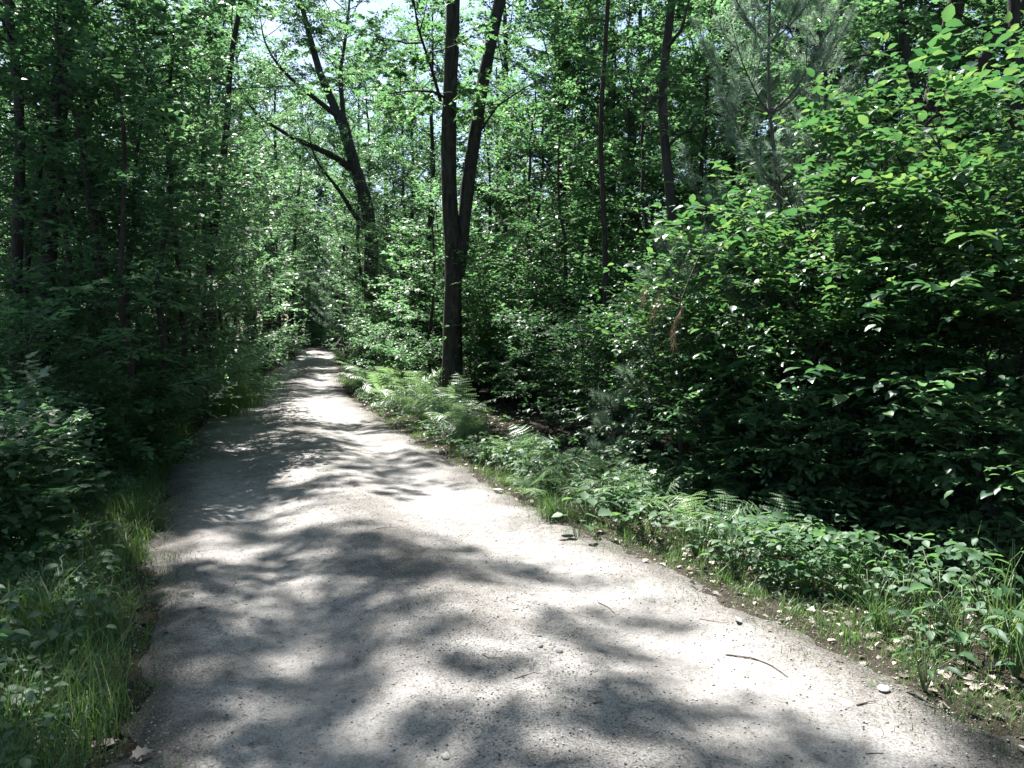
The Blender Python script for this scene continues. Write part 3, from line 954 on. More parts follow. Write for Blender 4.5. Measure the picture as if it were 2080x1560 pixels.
# thin wavy stem
Yw = 12.5
wx = at(1232, 700, Yw)[0]; wz = gz(wx, Yw) - .2
hero_tree("slender_tree", "thin wavy dark stem rising through the right-hand bushes", "tree",
          [([(wx, Yw, wz)] + A((1232, 640, Yw), (1229, 520, Yw), (1228, 420, Yw), (1221, 340, Yw), (1215, 260, Yw), (1226, 170, Yw), (1230, 80, Yw), (1238, -30, Yw), (1240, -260, Yw), (1246, -500, Yw)), .056, .022, 8)],
          203, .11, T_LOBED, 'leaf_tree', 'bark_thin', {0: dict(cb=.56, crad=1.8, nb=17, twig=.42, nleaf=9, sub=4, rbr=.016, per=.28)})

# mid trunk with crooked side limbs
Yk = 12.2
kx = at(1360, 700, Yk)[0]; kz = gz(kx, Yk) - .2
hero_tree("knotty_tree", "knotty dark trunk with crooked side limbs between thin stem and white pine", "tree",
          [([(kx, Yk, kz)] + A((1362, 560, Yk), (1368, 430, Yk), (1356, 340, Yk), (1346, 270, Yk), (1345, 180, Yk), (1352, 90, Yk), (1368, 0, Yk), (1380, -200, Yk), (1386, -500, Yk), (1390, -850, Yk)), .10, .035, 9),
           (A((1352, 300, Yk), (1385, 270, Yk - .3), (1425, 265, Yk - .5)), .032, .010, 6),
           (A((1346, 190, Yk), (1310, 215, Yk - .4), (1270, 175, Yk - .6)), .032, .010, 6),
           (A((1352, 100, Yk), (1385, 60, Yk - .4), (1402, -10, Yk - .5)), .038, .012, 6)],
          204, .125, T_SIMPLE, 'leaf_oak', 'bark_oak', {0: dict(cb=.58, crad=2.5, nb=17, twig=.45, nleaf=10, sub=5, rbr=.022, per=.30), 1: dict(cb=.4, crad=.8, nb=4, twig=.4, nleaf=8, sub=2, rbr=.015, per=.35), 2: dict(cb=.4, crad=.8, nb=4, twig=.4, nleaf=8, sub=2, rbr=.015, per=.35)})

# thick leaning trunk above the hazel
Yt = 12.0
tx = at(1872, 700, Yt)[0]; tz = gz(tx, Yt) - .2
hero_tree("leaning_tree", "thick dark trunk leaning right, high above the bright hazel", "tree",
          [([(tx, Yt, tz)] + A((1874, 500, Yt), (1880, 340, Yt), (1892, 220, Yt), (1915, 110, Yt), (1945, 0, Yt), (1970, -150, Yt), (1985, -400, Yt), (1990, -700, Yt)), .22, .07, 11),
           (A((1888, 250, Yt), (1935, 190, Yt - .3), (1990, 130, Yt - .5), (2050, 50, Yt - .7), (2120, -60, Yt - 1)), .11, .05, 8),
           (A((1880, 300, Yt), (1860, 180, Yt), (1835, 80, Yt), (1815, -80, Yt)), .09, .04, 8)],
          205, .125, T_LOBED, 'leaf_oak', 'bark_oak', {0: dict(cb=.50, crad=3.0, nb=20, twig=.48, nleaf=10, sub=5, rbr=.025, per=.28), 1: dict(cb=.3, crad=1.6, nb=9, twig=.45, nleaf=9, sub=3, rbr=.02, per=.38, elev=(-20, 35)),
                                                     2: dict(cb=.35, crad=1.5, nb=8, twig=.45, nleaf=9, sub=3, rbr=.02, per=.38, elev=(-20, 35))})

# dark stems close to the left bank
Ya = 9.5
ax_ = at(30, 700, Ya)[0]; az_ = gz(ax_, Ya) - .2
hero_tree("slender_tree", "straight slim dark stem nearest the left edge of the woods", "tree",
          [([(ax_, Ya, az_)] + A((31, 640, Ya), (36, 480, Ya), (42, 300, Ya), (36, 150, Ya), (16, 20, Ya), (0, -120, Ya), (-20, -420, Ya)), .085, .035, 9)],
          206, .10, T_LOBED, 'leaf_shade', 'bark', {0: dict(cb=.48, crad=1.5, nb=13, twig=.4, nleaf=8, sub=4, rbr=.02, per=.34, elev=(-5, 40))})
Yb = 11.0
bx_ = at(88, 700, Yb)[0]; bz_ = gz(bx_, Yb) - .2
hero_tree("dark_tree", "stouter dark trunk leaning right behind the slim left stems", "tree",
          [([(bx_, Yb, bz_)] + A((88, 620, Yb), (97, 480, Yb), (110, 340, Yb), (128, 200, Yb), (138, 90, Yb), (128, -30, Yb), (130, -350, Yb)), .125, .06, 10),
           (A((120, 250, Yb), (148, 120, Yb + .3), (165, 10, Yb + .5), (180, -200, Yb + .6)), .07, .03, 8)],
          207, .11, T_LOBED, 'leaf_shade', 'bark', {0: dict(cb=.5, crad=2.2, nb=14, twig=.45, nleaf=9, sub=4, rbr=.03, per=.38), 1: dict(cb=.3, crad=1.6, nb=9, twig=.45, nleaf=9, sub=4, rbr=.02, per=.38)})
Yc = 10.2
cx_ = at(46, 700, Yc)[0]
hero_tree("slender_tree", "thin stem slanting right between the two dark left trunks", "tree",
          [([(cx_, Yc, gz(cx_, Yc) - .2)] + A((50, 600, Yc), (60, 450, Yc), (82, 340, Yc), (100, 230, Yc), (118, 90, Yc), (126, -100, Yc)), .055, .025, 8)],
          208, .10, T_SIMPLE, 'leaf_shade', 'bark_thin', {0: dict(cb=.35, crad=1.3, nb=11, twig=.4, nleaf=8, sub=3, rbr=.015, per=.34)})
# straight trunk by the bend
Ys = 48.0
sx = at(590, 700, Ys)[0]
hero_tree("straight_tree", "straight dark pole trunk at the left verge before the bend", "tree",
          [([(sx, Ys, gz(sx, Ys) - .2)] + A((592, 620, Ys), (597, 520, Ys), (600, 450, Ys), (607, 380, Ys), (612, 345, Ys), (608, 310, Ys)), .22, .05, 9)],
          209, .14, T_SIMPLE, 'leaf_shade', 'bark', {0: dict(cb=.58, crad=3.2, nb=18, twig=.5, nleaf=12, sub=5, rbr=.03, per=.2)})

# ------------------------------------------------------------------ pines
Yp = 8.6
pp = [at(1590, 560, Yp), at(1582, 400, Yp), at(1571, 330, Yp), at(1558, 250, Yp), at(1553, 185, Yp), at(1554, 90, Yp), at(1557, 0, Yp), at(1560, -160, Yp)]
pb = np.array([pp[0][0] + .02, Yp, gz(pp[0][0], Yp) - .15])
Hp = pp[-1][2] - pb[2]
tp = [np.zeros(3)] + [q - pb for q in pp]
pm = make_pine(Hp, .042, 1.2, .78, 1.15, 301, 40, .13, .0026, tp, 5, .11, up=.8)
thing("white_pine", "young white pine with soft pale needles and upswept whorled branches", "pine", tuple(pb), .3, 1, None, [("trunk", pm[0]), ("needles", pm[1])])


def put_pine(px, Y, s, label, rz):
    x, y = ground_px(px, Y)
    thing("white_pine", label, "pine", (x, y, gz(x, y)), rz, s, "white pines among the trees", list(zip(("trunk", "needles"), P['pine'][0])))
    placed.append(('pine', x, y))


put_pine(694, 60, 1.3, "pale hazy pine standing beyond the bend of the road", 1.0)
put_pine(722, 44, .7, "smaller pale pine at the foot of the crooked oak", 2.2)
put_pine(1010, 26, .95, "grey-green pine behind the forked trunk, right of it", .4)
put_pine(330, 24, 1.0, "dark pine in the woods above the grassy left bank", 2.9)
put_pine(1660, 13, .75, "grey-green pine close behind the young white pine", 4.1)

P['bushpine'] = [make_pine(2.9, .028, .9, .42, .62, 143, 42, .12, .0026, dens=.10, nbr=4)]
x, y = ground_px(1395, 8.7)
thing("white_pine", "bushy pale pine sapling among leaves below the young white pine", "pine", (x, y, gz(x, y)), 1.2, .95, "white pines among the trees", list(zip(("trunk", "needles"), P['bushpine'][0])))
for (px, Y, s, lab) in [(1250, 8.4, .85, "knee-high pine seedling with pale tufts under the thin wavy stem"), (2000, 6.0, .95, "pine seedling with starry tufts in the shade under the hazel")]:
    x, y = ground_px(px, Y)
    thing("pine_seedling", lab, "pine", (x, y, gz(x, y)), px * .1, s, "pine seedlings right of the road", list(zip(("trunk", "needles"), P['pineling'][0])))

# broken pine twig with hanging dead needles
def dead_twig():
    r = np.random.default_rng(61)
    wood, leaf = MB(), MB()
    b = at(1420, 520, 6.3)
    main = [at(1420, 520, 6.3), at(1395, 580, 6.2), at(1372, 640, 6.15), at(1366, 690, 6.1)]
    p = resample(np.array(main) - b, 10)
    tube(wood, p, np.linspace(.009, .003, 10), 5)
    S, D = [], []
    for (q) in [(1372, 655), (1366, 680), (1385, 625), (1340, 600), (1310, 585), (1330, 620)]:
        e = at(q[0], q[1], 6.12) - b
        k = np.argmin(np.linalg.norm(p - e, axis=1))
        tube(wood, np.array([p[k], (p[k] + e) / 2 + [0, 0, .02], e]), [.004, .003, .002], 4)
        S.append(e); D.append([r.normal(0, .15), r.normal(0, .15), -1])
    needles(leaf, np.array(S), np.array(D), r, 40, .12, .0016, 2.2)
    thing("pine_bough", "broken pine bough hanging with rusty dead needles among green leaves", "branch", tuple(b), 0, 1, None,
          [("twig", wood.mesh("twig", M['bark_thin'], True)), ("dead_needles", leaf.mesh("dead_needles", M['dead_needle']))])


dead_twig()

# ------------------------------------------------------------------ hazels and near shrubs on the right
for (px, Y, i, s, rz, lab) in [
        (1790, 6.9, 0, 1.0, .3, "tall bright hazel with many thin brown stems"),
        (2040, 6.3, 0, 1.08, 2.1, "tallest hazel, leaves glowing yellow-green at its top"),
        (1590, 7.3, 1, .92, 1.1, "medium hazel in front of the young white pine"),
        (1420, 7.9, 1, .78, 4.0, "smaller hazel beside the hanging dead needles"),
        (2230, 5.4, 1, 1.15, .9, "hazel reaching in at the edge of the picture"),
        (1930, 8.6, 0, 1.0, 3.3, "hazel behind the tall bright pair"),
        (1700, 9.2, 1, 1.05, 5.0, "hazel behind the medium hazel"),
        (1310, 9.6, 1, .75, 2.7, "low hazel left of the hanging dead needles")]:
    x, y = ground_px(px, Y)
    put('hazel', i, x, y, rz, s, lab)

r = np.random.default_rng(401)


def fits(x, y, dmin, kinds=None):
    return all((kx_ - x) ** 2 + (ky_ - y) ** 2 > dmin * dmin for k_, kx_, ky_ in placed if kinds is None or k_ in kinds)


for q in ((bx, Yf), (ox, Yo), (wx, Yw), (kx, Yk), (tx, Yt), (ax_, Ya), (bx_, Yb), (sx, Ys)): placed.append(('hero', q[0], q[1]))
TREES = ('tall', 'maple', 'oak', 'slim', 'hero', 'pine')


def view_px(x, y): return 1040 + x / max(y, .3) * FPX


SUNLIT = [(-3.4, 18.5, .8), (-2.9, 15.5, .6), (-4.6, 23, .8), (0.2, 5.6, 0), (1.0, 4.2, 0), (3.4, 3.8, .2), (-7.2, 18.5, .5), (-10, 36, 1), (5.5, 6.5, 3.8), (-7.2, 12, 3.5), (-8.6, 13.5, 4.5), (-6.6, 11, 2.5), (-9.5, 15.5, 5), (-15, 60, 3), (-13, 54, 4), (-18, 63, 3), (-14, 50, 2), (-11.5, 45, 3), (-16, 68, 4), (-20, 72, 3), (-18.5, 72, 5), (-19.5, 78, 6)]
SV = (sd.x / sd.z, sd.y / sd.z)


def blocks_sun(x, y, h0, h1, rad):
    for px_, py_, z_ in SUNLIT:
        for h in np.linspace(h0, h1, 8):
            if h <= z_: continue
            if (px_ + SV[0] * (h - z_) - x) ** 2 + (py_ + SV[1] * (h - z_) - y) ** 2 < rad * rad: return True
    return False


HGT = {'maple': (3, 15, 2.3), 'oak': (3, 15, 2.6), 'slim': (1.5, 9.5, 1.5), 'sapling': (1, 5, 1.0), 'shrub': (.5, 2, .6)}


def scatter(kindlist, n, ybounds, dfun, dmin, same, srange, clear=None):
    """random places on both sides of the road inside the view"""
    c = 0; tries = 0
    while c < n and tries < 6000:
        tries += 1
        y = ybounds[0] + (ybounds[1] - ybounds[0]) * math.sqrt(r.random())
        x = r.uniform(-.80 * y - 4, .80 * y + 4)
        l, rr = float(XL(y)), float(XR(y))
        d = max(l - x, x - rr)
        if d < dfun(x < l): continue
        if clear and clear(x, y, x < l): continue
        dm = dmin * (1 + max(0, y - 18) * .022)
        if not fits(x, y, dm, same): continue
        k = kindlist[r.integers(len(kindlist))]
        if k in HGT and blocks_sun(x, y, *HGT[k]): continue
        i = int(r.integers(len(P[k])))
        put(k, i, x, y, r.random() * 6.28, r.uniform(*srange), None, (r.normal(0, .03), r.normal(0, .03)))
        c += 1


def clear_tree(x, y, left):
    px = view_px(x, y)
    if y < 13 and not left: return True
    if 555 < px < 770 and y < 40: return True
    if y < 26 and any(abs(px - q) < 45 for q in (920, 970, 1230, 1350, 1560, 1890)): return True
    if y < 21 and 990 < px < 1480: return True
    if left and px < 190 and y < 19: return True
    if left and px < 120 and y < 42 and r.random() < .6: return True
    if y < 8: return True
    return False


scatter(['maple', 'maple', 'oak', 'slim'], 46, (8, 34), lambda l: 1.6 if l else 2.4, 3.1, TREES, (.82, 1.12), clear_tree)
scatter(['maple', 'oak', 'slim'], 70, (34, 80), lambda l: 2.0, 3.0, TREES, (.85, 1.15), clear_tree)
scatter(['sapling', 'slim', 'sapling'], 85, (7, 32), lambda l: 1.2 if l else 1.8, 1.5, None, (.75, 1.2), lambda x, y, l: (not l and y < 9.5) or (l and y < 6) or (l and y < 12 and view_px(x, y) < 170) or (y < 17 and 760 < view_px(x, y) < 1040))
scatter(['sapling', 'slim'], 60, (28, 66), lambda l: 1.2, 1.8, None, (.9, 1.3))
scatter(['shrub'], 75, (7, 30), lambda l: .7, 1.0, ('shrub', 'hazel', 'hero'), (.75, 1.2), lambda x, y, l: (not l and y < 8.5 and view_px(x, y) > 1150) or (y < 16.3 and 800 < view_px(x, y) < 1000))
scatter(['shrub'], 40, (28, 60), lambda l: .6, 1.3, ('shrub',), (.9, 1.4))

# high-crowned trees added to shade road and hazels; others round the sky gap
for (k, i, px, y, s, lab) in [('tall', 0, 215, 12.6, 1.0, "tall tree added for shade on the left bank behind low dark shrubs"), ('tall', 1, 290, 17.5, 1.0, "high-crowned tree added for shade over the left verge grass"), ('tall', 0, 385, 25, 1.0, "high-crowned tree added for shade past the tall grass clump"), ('tall', 0, 445, 34, 1.05, "tall tree added for shade before the road bend on its left"),
                              ('tall', 1, 2040, 10.5, 1.0, "high-crowned tree added for shade behind the tallest hazel"), ('maple', 1, 512, 40, 1.1, "tall full tree leaning into the left of the sky gap"), ('tall', 1, 385, 16.3, .92, "leaning high-crowned tree added for shade at the left road edge"), ('maple', 0, 545, 58, 1.1, "full-crowned tree closing the left of the sky gap"), ('maple', 2, 610, 80, 1.9, "medium tree low in the sky gap over the bend"), ('maple', 1, 712, 70, 1.5, "full-crowned tree behind the crooked oak's limbs"),
                              ('maple', 2, 765, 42, 1.25, "medium tree right behind the crooked oak's trunk"), ('oak', 0, 800, 44, .9, "round oak between crooked oak and forked trunk"), ('maple', 0, 830, 36, .9, "full-crowned tree left of the forked trunk"), ('oak', 1, 500, 50, 1.0, "round oak on the left just before the bend"),
                              ('maple', 0, 728, 50, 1.3, "full-crowned tree just right of the pale hazy pine"), ('maple', 2, 655, 84, 2.0, "farthest medium tree seen straight over the bend"), ('maple', 1, 560, 76, 1.6, "farthest tall tree left of the bend")]:
    x, y = ground_px(px, y)
    ln_ = lab.startswith('leaning')
    put(k, i, x, y, .3 if ln_ else px * .1, s, lab, (-.03, .13) if ln_ else (0, 0))
for (k, i, px, y, s, lab) in [('sapling', 2, 330, 11.5, 1.0, "tall leafy sapling over the left verge"), ('sapling', 0, 230, 9.5, 1.05, "leafy sapling right of the slim dark stems"), ('sapling', 2, 185, 12.0, 1.0, "tall leafy sapling in the gloom behind the left stems"), ('sapling', 1, 395, 15.5, 1.2, "leafy sapling up the bank from the grass clump"),
                              ('slim', 0, 250, 15.0, 1.0, "slim leafy tree in the dark left woods"), ('slim', 1, 350, 18.5, 1.05, "slim pale-leaved tree in the left woods"), ('slim', 0, 440, 24, 1.0, "slim tree behind the tall grass clump"), ('sapling', 2, 470, 27, 1.2, "tall sapling at the shaded left verge"), ('slim', 1, 510, 33, 1.1, "slim pale-leaved tree nearer the bend"),
                              ('sapling', 0, 190, 10.4, 1.0, "leafy sapling among the slim left stems"), ('sapling', 1, 140, 14, 1.3, "pale-leaved sapling behind the stouter dark trunk"), ('sapling', 2, 60, 14.5, 1.2, "tall sapling farther back between the dark left trunks"), ('slim', 1, 100, 21, 1.1, "slim pale-leaved tree far behind the dark left trunks"), ('sapling', 0, 250, 11.0, 1.1, "leafy sapling above the lobed-leaved shrub"), ('sapling', 1, 320, 14.5, 1.2, "pale-leaved sapling over the dark left bank"), ('sapling', 2, 110, 9.3, .85, "tall leafy sapling screening the dark left trunks"), ('sapling', 1, 215, 8.6, 1.15, "pale-leaved sapling nearest the left road edge"), ('sapling', 1, 285, 10.2, 1.3, "pale-leaved sapling second along the left road edge"), ('sapling', 2, 400, 13.6, 1.0, "tall leafy sapling reaching toward the road from the left"), ('sapling', 1, 440, 20.5, 1.5, "big pale-leaved sapling behind the tall grass clump"), ('sapling', 1, 360, 16.5, 1.45, "big pale-leaved sapling on the left bank"),
                              ('slim', 1, 320, 21, 1.1, "slim pale-leaved tree deep over the left verge"), ('slim', 1, 180, 17, 1.1, "slim pale-leaved tree behind the leafy left saplings"), ('slim', 1, -20, 12, 1.1, "slim pale-leaved tree at the far left"),
                              ('sapling', 2, 1060, 17, 1.1, "tall sapling right of the forked trunk"), ('sapling', 0, 1140, 14.5, 1.1, "leafy sapling left of the thin wavy stem"), ('slim', 1, 1110, 21, 1.0, "slim pale-leaved tree between forked trunk and wavy stem"), ('sapling', 2, 1290, 15, 1.1, "tall sapling right of the thin wavy stem"),
                              ('slim', 1, 1440, 16, 1.0, "slim pale-leaved tree left of the young white pine"), ('slim', 0, 1640, 15.5, 1.0, "slim tree right behind the young white pine"), ('sapling', 1, 1200, 17.5, 1.3, "pale-leaved sapling behind the thin wavy stem"), ('slim', 1, 1780, 17, 1.0, "slim pale-leaved tree left of the leaning trunk"),
                              ('slim', 0, 2000, 16.5, 1.0, "slim tree right of the thick leaning trunk"), ('sapling', 2, 1010, 21, 1.2, "tall sapling farther back by the forked trunk"), ('slim', 1, 880, 26, 1.0, "slim pale-leaved tree behind the fern bank")]:
    x, y = ground_px(px, y)
    put(k, i, x, y, px * .17, s, lab)
for (px, y, i, s, lab) in [(1380, 10.5, 0, 1.0, "dark shrub filling the gap behind the small hazel"), (1500, 10.2, 1, 1.2, "low dark shrub behind the medium hazel"), (1620, 11, 0, 1.0, "dark shrub deep under the hazels"), (1760, 10.6, 1, 1.3, "low dark shrub behind the tall bright hazel"), (1880, 11.2, 0, 1.1, "dark shrub in the gloom behind the hazels"),
                           (2020, 10.5, 1, 1.3, "low dark shrub behind the tallest hazel"), (1440, 12.5, 2, 1.0, "tall dark shrub far behind the small hazel"), (1690, 13, 2, 1.0, "tall dark shrub far behind the bright hazel"), (1950, 13, 2, 1.0, "tall dark shrub far behind the tallest hazel"), (2150, 9.5, 0, 1.1, "dark shrub behind the edge hazel"),
                           (1850, 7.6, 1, .9, "low shrub between the hazel stems")]:
    x, y = ground_px(px, y)
    put('shrub', i, x, y, px * .17, s, lab)
for (k, i, x, y, s) in [('tall', 0, -5.3, 6.2, 1.05), ('tall', 1, -6.3, 9.6, 1.05), ('tall', 0, -4.9, 3.0, .95),  ('tall', 1, -8.4, 4.2, 1.05), ('tall', 1, -5.6, -1.2, 1.0), ('oak', 1, 6.8, -.5, 1.0),  # trees added around the photographer, mostly unseen, to shade the near road
                        ('maple', 1, 8.2, 3.2, .95), ('tall', 0, -1.0, -8.5, 1.0), ('oak', 0, 5.5, -6.5, 1.0), ('tall', 1, -3.5, -6.0, 1.0), ('maple', 0, 3.0, -9.5, 1.0)]:
    lean = k == 'tall' and -7 < x < -4.5 and y > 2
    put(k, i, x, y, i * .9 if lean else x * 1.7, s, tilt=((-.05, .115) if lean else (0, 0)), label= f"{HW[k][i]} added for shade beside the photographer, {int(abs(x) * 3.3)} feet {'left' if x < 0 else 'right'}")

# near shrubs on the left bank
for (k, px, Y, i, s, rz, lab) in [('viburnum', 30, 6.2, 0, .7, .4, "glossy big-leaved low shrub nearest the left edge"), ('viburnum', 150, 7.8, 1, .7, 1.9, "lobed-leaved shrub with blue-lit leaves on the left bank"),
                               ('viburnum', -70, 5.2, 1, 1.0, 2.6, "lobed-leaved low shrub at the left edge of the picture"), ('shrub', 290, 9.0, 1, .75, 3.0, "dark small-leaved shrub above the left grass"), ('viburnum', 120, 8.0, 0, .8, 5.1, "big-leaved shrub under the slim dark stems"),
                               ('shrub', -20, 7.5, 2, .9, 1.4, "loose tall shrub by the straight slim stem"), ('viburnum', 260, 9.8, 0, .85, 2.2, "big-leaved dim shrub farther up the left bank"), ('viburnum', 310, 14.0, 1, 1.1, 4.2, "lobed-leaved dim shrub over the left verge")]:
    x, y = ground_px(px, Y)
    put(k, i, x, y, rz, s, lab)

for (k, px, Y, i, s, rz, lab) in [('viburnum', 1500, 6.9, 1, .9, .4, "lobed-leaved shrub before the medium hazel"), ('viburnum', 1680, 6.3, 0, .8, 1.9, "dark big-leaved shrub before the tall bright hazel"), ('viburnum', 1890, 6.0, 1, .75, 3.0, "lobed-leaved shrub low in the hazel's shade"), 
                               ('viburnum', 2070, 5.2, 0, 1.0, 4.0, "dark big-leaved shrub low at the right edge")]:
    x, y = ground_px(px, Y)
    o = put(k, i, x, y, rz, s, lab); o['group'] = 'big-leaved shrubs under the hazels'

# lit shrubs between the ferns and the forked trunk, and right of it
for (px, Y, i, s, rz, lab) in [(800, 20, 0, 1.2, .4, "sunlit shrub left of the forked trunk"), (842, 18.5, 1, 1.2, 1.9, "bright low shrub touching the forked trunk"), (770, 25, 2, 1.1, 2.6, "tall sunlit shrub under the crooked oak"),
                               (1010, 18.0, 0, 1.2, 3.0, "leafy shrub just right of the forked trunk"), (1075, 14.5, 2, .95, 5.1, "tall loose shrub second to the right of the forked trunk"), (1130, 12, 0, 1.1, .8, "leafy shrub left of the thin wavy stem"),
                               (1200, 11, 0, 1.1, 2.2, "leafy shrub at the foot of the thin wavy stem"), (820, 23, 2, 1.0, 4.4, "tall shrub behind the bright fern bank")]:
    x, y = ground_px(px, Y)
    put('shrub', i, x, y, rz, s, lab)

for (px, Y, i, s, lab) in [(960, 19, 2, 1.5, "big loose bush right behind the forked trunk"), (1030, 16.5, 2, 1.45, "big loose bush second right of the forked trunk"), (1110, 15.5, 2, 1.5, "big loose bush left of the thin wavy stem"), (1180, 14.5, 2, 1.4, "big loose bush touching the thin wavy stem"),
                           (1270, 14, 2, 1.5, "big loose bush right of the thin wavy stem"), (1350, 15.5, 2, 1.6, "big loose bush under the knotty trunk"), (1430, 14, 2, 1.5, "big loose bush left of the young white pine"), (1080, 21, 2, 1.9, "huge bush set back between forked trunk and wavy stem"),
                           (1230, 20, 2, 2.0, "huge bush set back behind the thin wavy stem"), (1400, 20, 2, 2.0, "huge bush set back behind the knotty trunk"), (860, 22, 2, 1.7, "huge sunlit bush behind the fern bank"), (1560, 16, 2, 1.8, "huge bush behind the young white pine"),
                           (920, 24, 2, 1.9, "huge bush far behind the forked trunk"), (780, 30, 2, 1.6, "big bush at the crooked oak's foot")]:
    x, y = ground_px(px, Y)
    put('shrub', i, x, y, px * .23, s, lab)
for (k, i, px, Y, s, lab) in [('maple', 0, 562, 50, 1.3, "full-crowned tree left of the road just before the bend"), ('slim', 1, 572, 45, 1.25, "slim pale-leaved tree by the straight pole trunk"), ('maple', 2, 705, 48, 1.05, "medium tree right of the road by the bend"),
                              ('slim', 1, 735, 36, 1.2, "slim pale-leaved tree under the crooked oak"), ('oak', 1, 630, 90, 2.0, "round oak facing the camera beyond the bend"), ('slim', 1, 540, 38, 1.2, "slim pale-leaved tree on the left before the bend")]:
    x, y = ground_px(px, Y)
    put(k, i, x, y, px * .23, s, lab)
for (k, i, px, Y, s, lab) in [('maple', 1, 1040, 27, 1.0, "full tree set back right of the forked trunk"), ('maple', 0, 1150, 25, 1.0, "full tree set back left of the thin wavy stem"), ('oak', 1, 1300, 26, 1.05, "round oak set back between wavy stem and knotty trunk"), ('maple', 1, 1470, 24, 1.0, "full tree set back left of the young white pine"),
                              ('oak', 0, 1680, 22, 1.0, "thick-limbed oak behind the bright hazel"), ('maple', 0, 1800, 20, 1.0, "full tree just left of the thick leaning trunk"), ('maple', 1, 1990, 21, 1.0, "full tree just right of the thick leaning trunk"), ('slim', 1, 1170, 31, 1.3, "slim pale-leaved tree farther behind the wavy stem")]:
    x, y = ground_px(px, Y)
    put(k, i, x, y, px * .23, s, lab)
for (k, i, px, Y, s, lab) in [('sapling', 1, 622, 73, 2.2, "far sunlit sapling straight over the road's end"), ('sapling', 1, 652, 72, 1.9, "far pale-leaved sapling right of the road's end"), ('sapling', 1, 640, 78, 2.4, "far taller pale-leaved sapling behind the road's end"), ('shrub', 1, 632, 71.5, 1.7, "far low bush at the road's end"),
                              ('shrub', 2, 664, 70.5, 1.4, "far loose bush right of the road's end"), ('shrub', 1, 676, 68, 1.6, "far low bush by the pale hazy pine"), ('sapling', 1, 604, 79, 2.2, "far pale-leaved sapling left of the road's end")]:
    x, y = ground_px(px, Y)
    put(k, i, x, y, px * .23, s, lab)
# ------------------------------------------------------------------ ferns
fern_n = 0


def fern(x, y, s, seed, label, near=True, nf=None):
    q = np.random.default_rng(seed)
    o = thing("fern", label, "fern", (x, y, gz(x, y) - .01), q.random() * 6.28, s, "ferns along the right verge")
    n = nf or int(q.integers(6, 10))
    for k in range(n):
        me = FR[int(q.integers(3))] if near else FRL[int(q.integers(2))]
        f = link_mesh("frond", me, o)
        f.rotation_euler = (q.normal(0, .28), -q.uniform(-.45, .5), k * 6.283 / n + q.normal(0, .25))
        sc = q.uniform(.75, 1.15); f.scale = (sc, sc, sc)


FPOS = [("ferns", 705, 36), ("", 722, 31), ("", 735, 27), ("", 745, 25), ("", 720, 26), ("", 770, 23), ("", 752, 21.5), ("", 790, 20.5), ("", 775, 18.5), ("", 815, 19), ("", 800, 17), ("", 840, 17.2), ("", 830, 15.6),
        ("", 862, 15.6), ("", 880, 14.6), ("", 855, 14.2), ("", 900, 14.0), ("", 895, 13.2), ("", 930, 13.4), ("", 770, 20), ("", 812, 15.8), ("", 742, 22.5), ("", 845, 18.6), ("", 870, 17.4), ("", 905, 15.2)]
FW = ["pale sunlit fern at the far end of the fern bank", "sunlit fern beside the road past the forked trunk", "bright arching fern in the middle of the fern bank", "bright fern at the foot of the forked trunk"]
for j, (_, px, Y) in enumerate(FPOS):
    x, y = ground_px(px, Y)
    lab = FW[0] if Y > 26 else FW[1] if Y > 19.5 else FW[2] if Y > 15.5 else FW[3]
    fern(x, y, 1.6 if Y > 15 else 1.3, 500 + j, lab, Y < 18)
for j, (px, Y, s, lab) in enumerate([(1130, 7.9, .9, "dim fern in front of the dark shrub gap"), (1090, 8.6, .95, "shaded fern behind the grass tussock"), (1220, 8.2, .9, "dim feathery fern beside the pine seedling"), (1310, 7.0, 1.05, "arching fern with lit tip over the big round leaves"),
                                     (1345, 6.7, .9, "yellow-green fern leaning over the dark gap"), (1165, 7.2, .75, "small fern among the big round leaves"), (1030, 9.8, .9, "shaded fern at the roadside right of the forked trunk"), (1560, 5.4, .95, "lone fern with drooping pale tip under the hazel"),
                                     (1660, 5.8, .7, "low dark fern under the medium hazel"), (970, 11.2, 1.0, "fern on the shaded verge below the forked trunk"), (1085, 7.3, .7, "little fern next to the grass tussock"), (1400, 6.0, .85, "lit fern at the foot of the small hazel"), (1465, 5.6, .75, "small lit fern on the bank below the medium hazel"), (1255, 6.9, 1.0, "upright fern behind the big round leaves"), (1050, 8.9, 1.0, "tall fern rising behind the shaded verge plants"), (945, 12.2, 1.1, "tall lit fern just below the forked trunk")]):
    x, y = ground_px(px, Y)
    fern(x, y, s, 560 + j, lab, True)

# ------------------------------------------------------------------ broad-leaved herbs
def make_herb(seed, n, size, h, tm):
    q = np.random.default_rng(seed)
    st, lf = MB(), MB()
    for k in range(n):
        a = k * 2.4 + q.normal(0, .3)
        rr = q.uniform(.04, .2) * h / .3; hh = h * q.uniform(.5, 1)
        e = np.array([math.cos(a) * rr, math.sin(a) * rr, hh])
        tube(st, np.array([[0, 0, -.03], e * [.35, .35, .6], e]), [.004, .003, .002], 5)
        place(lf, e[None], np.array([[math.cos(a), math.sin(a), -.15 + q.normal(0, .15)]]), np.array([[q.normal(0, .25), q.normal(0, .25), 1.]]), np.array([size * q.uniform(.7, 1.15)]), tm)
    return st.mesh("stalks", M['stalk'], True), lf.mesh("leaves", M['herb'])


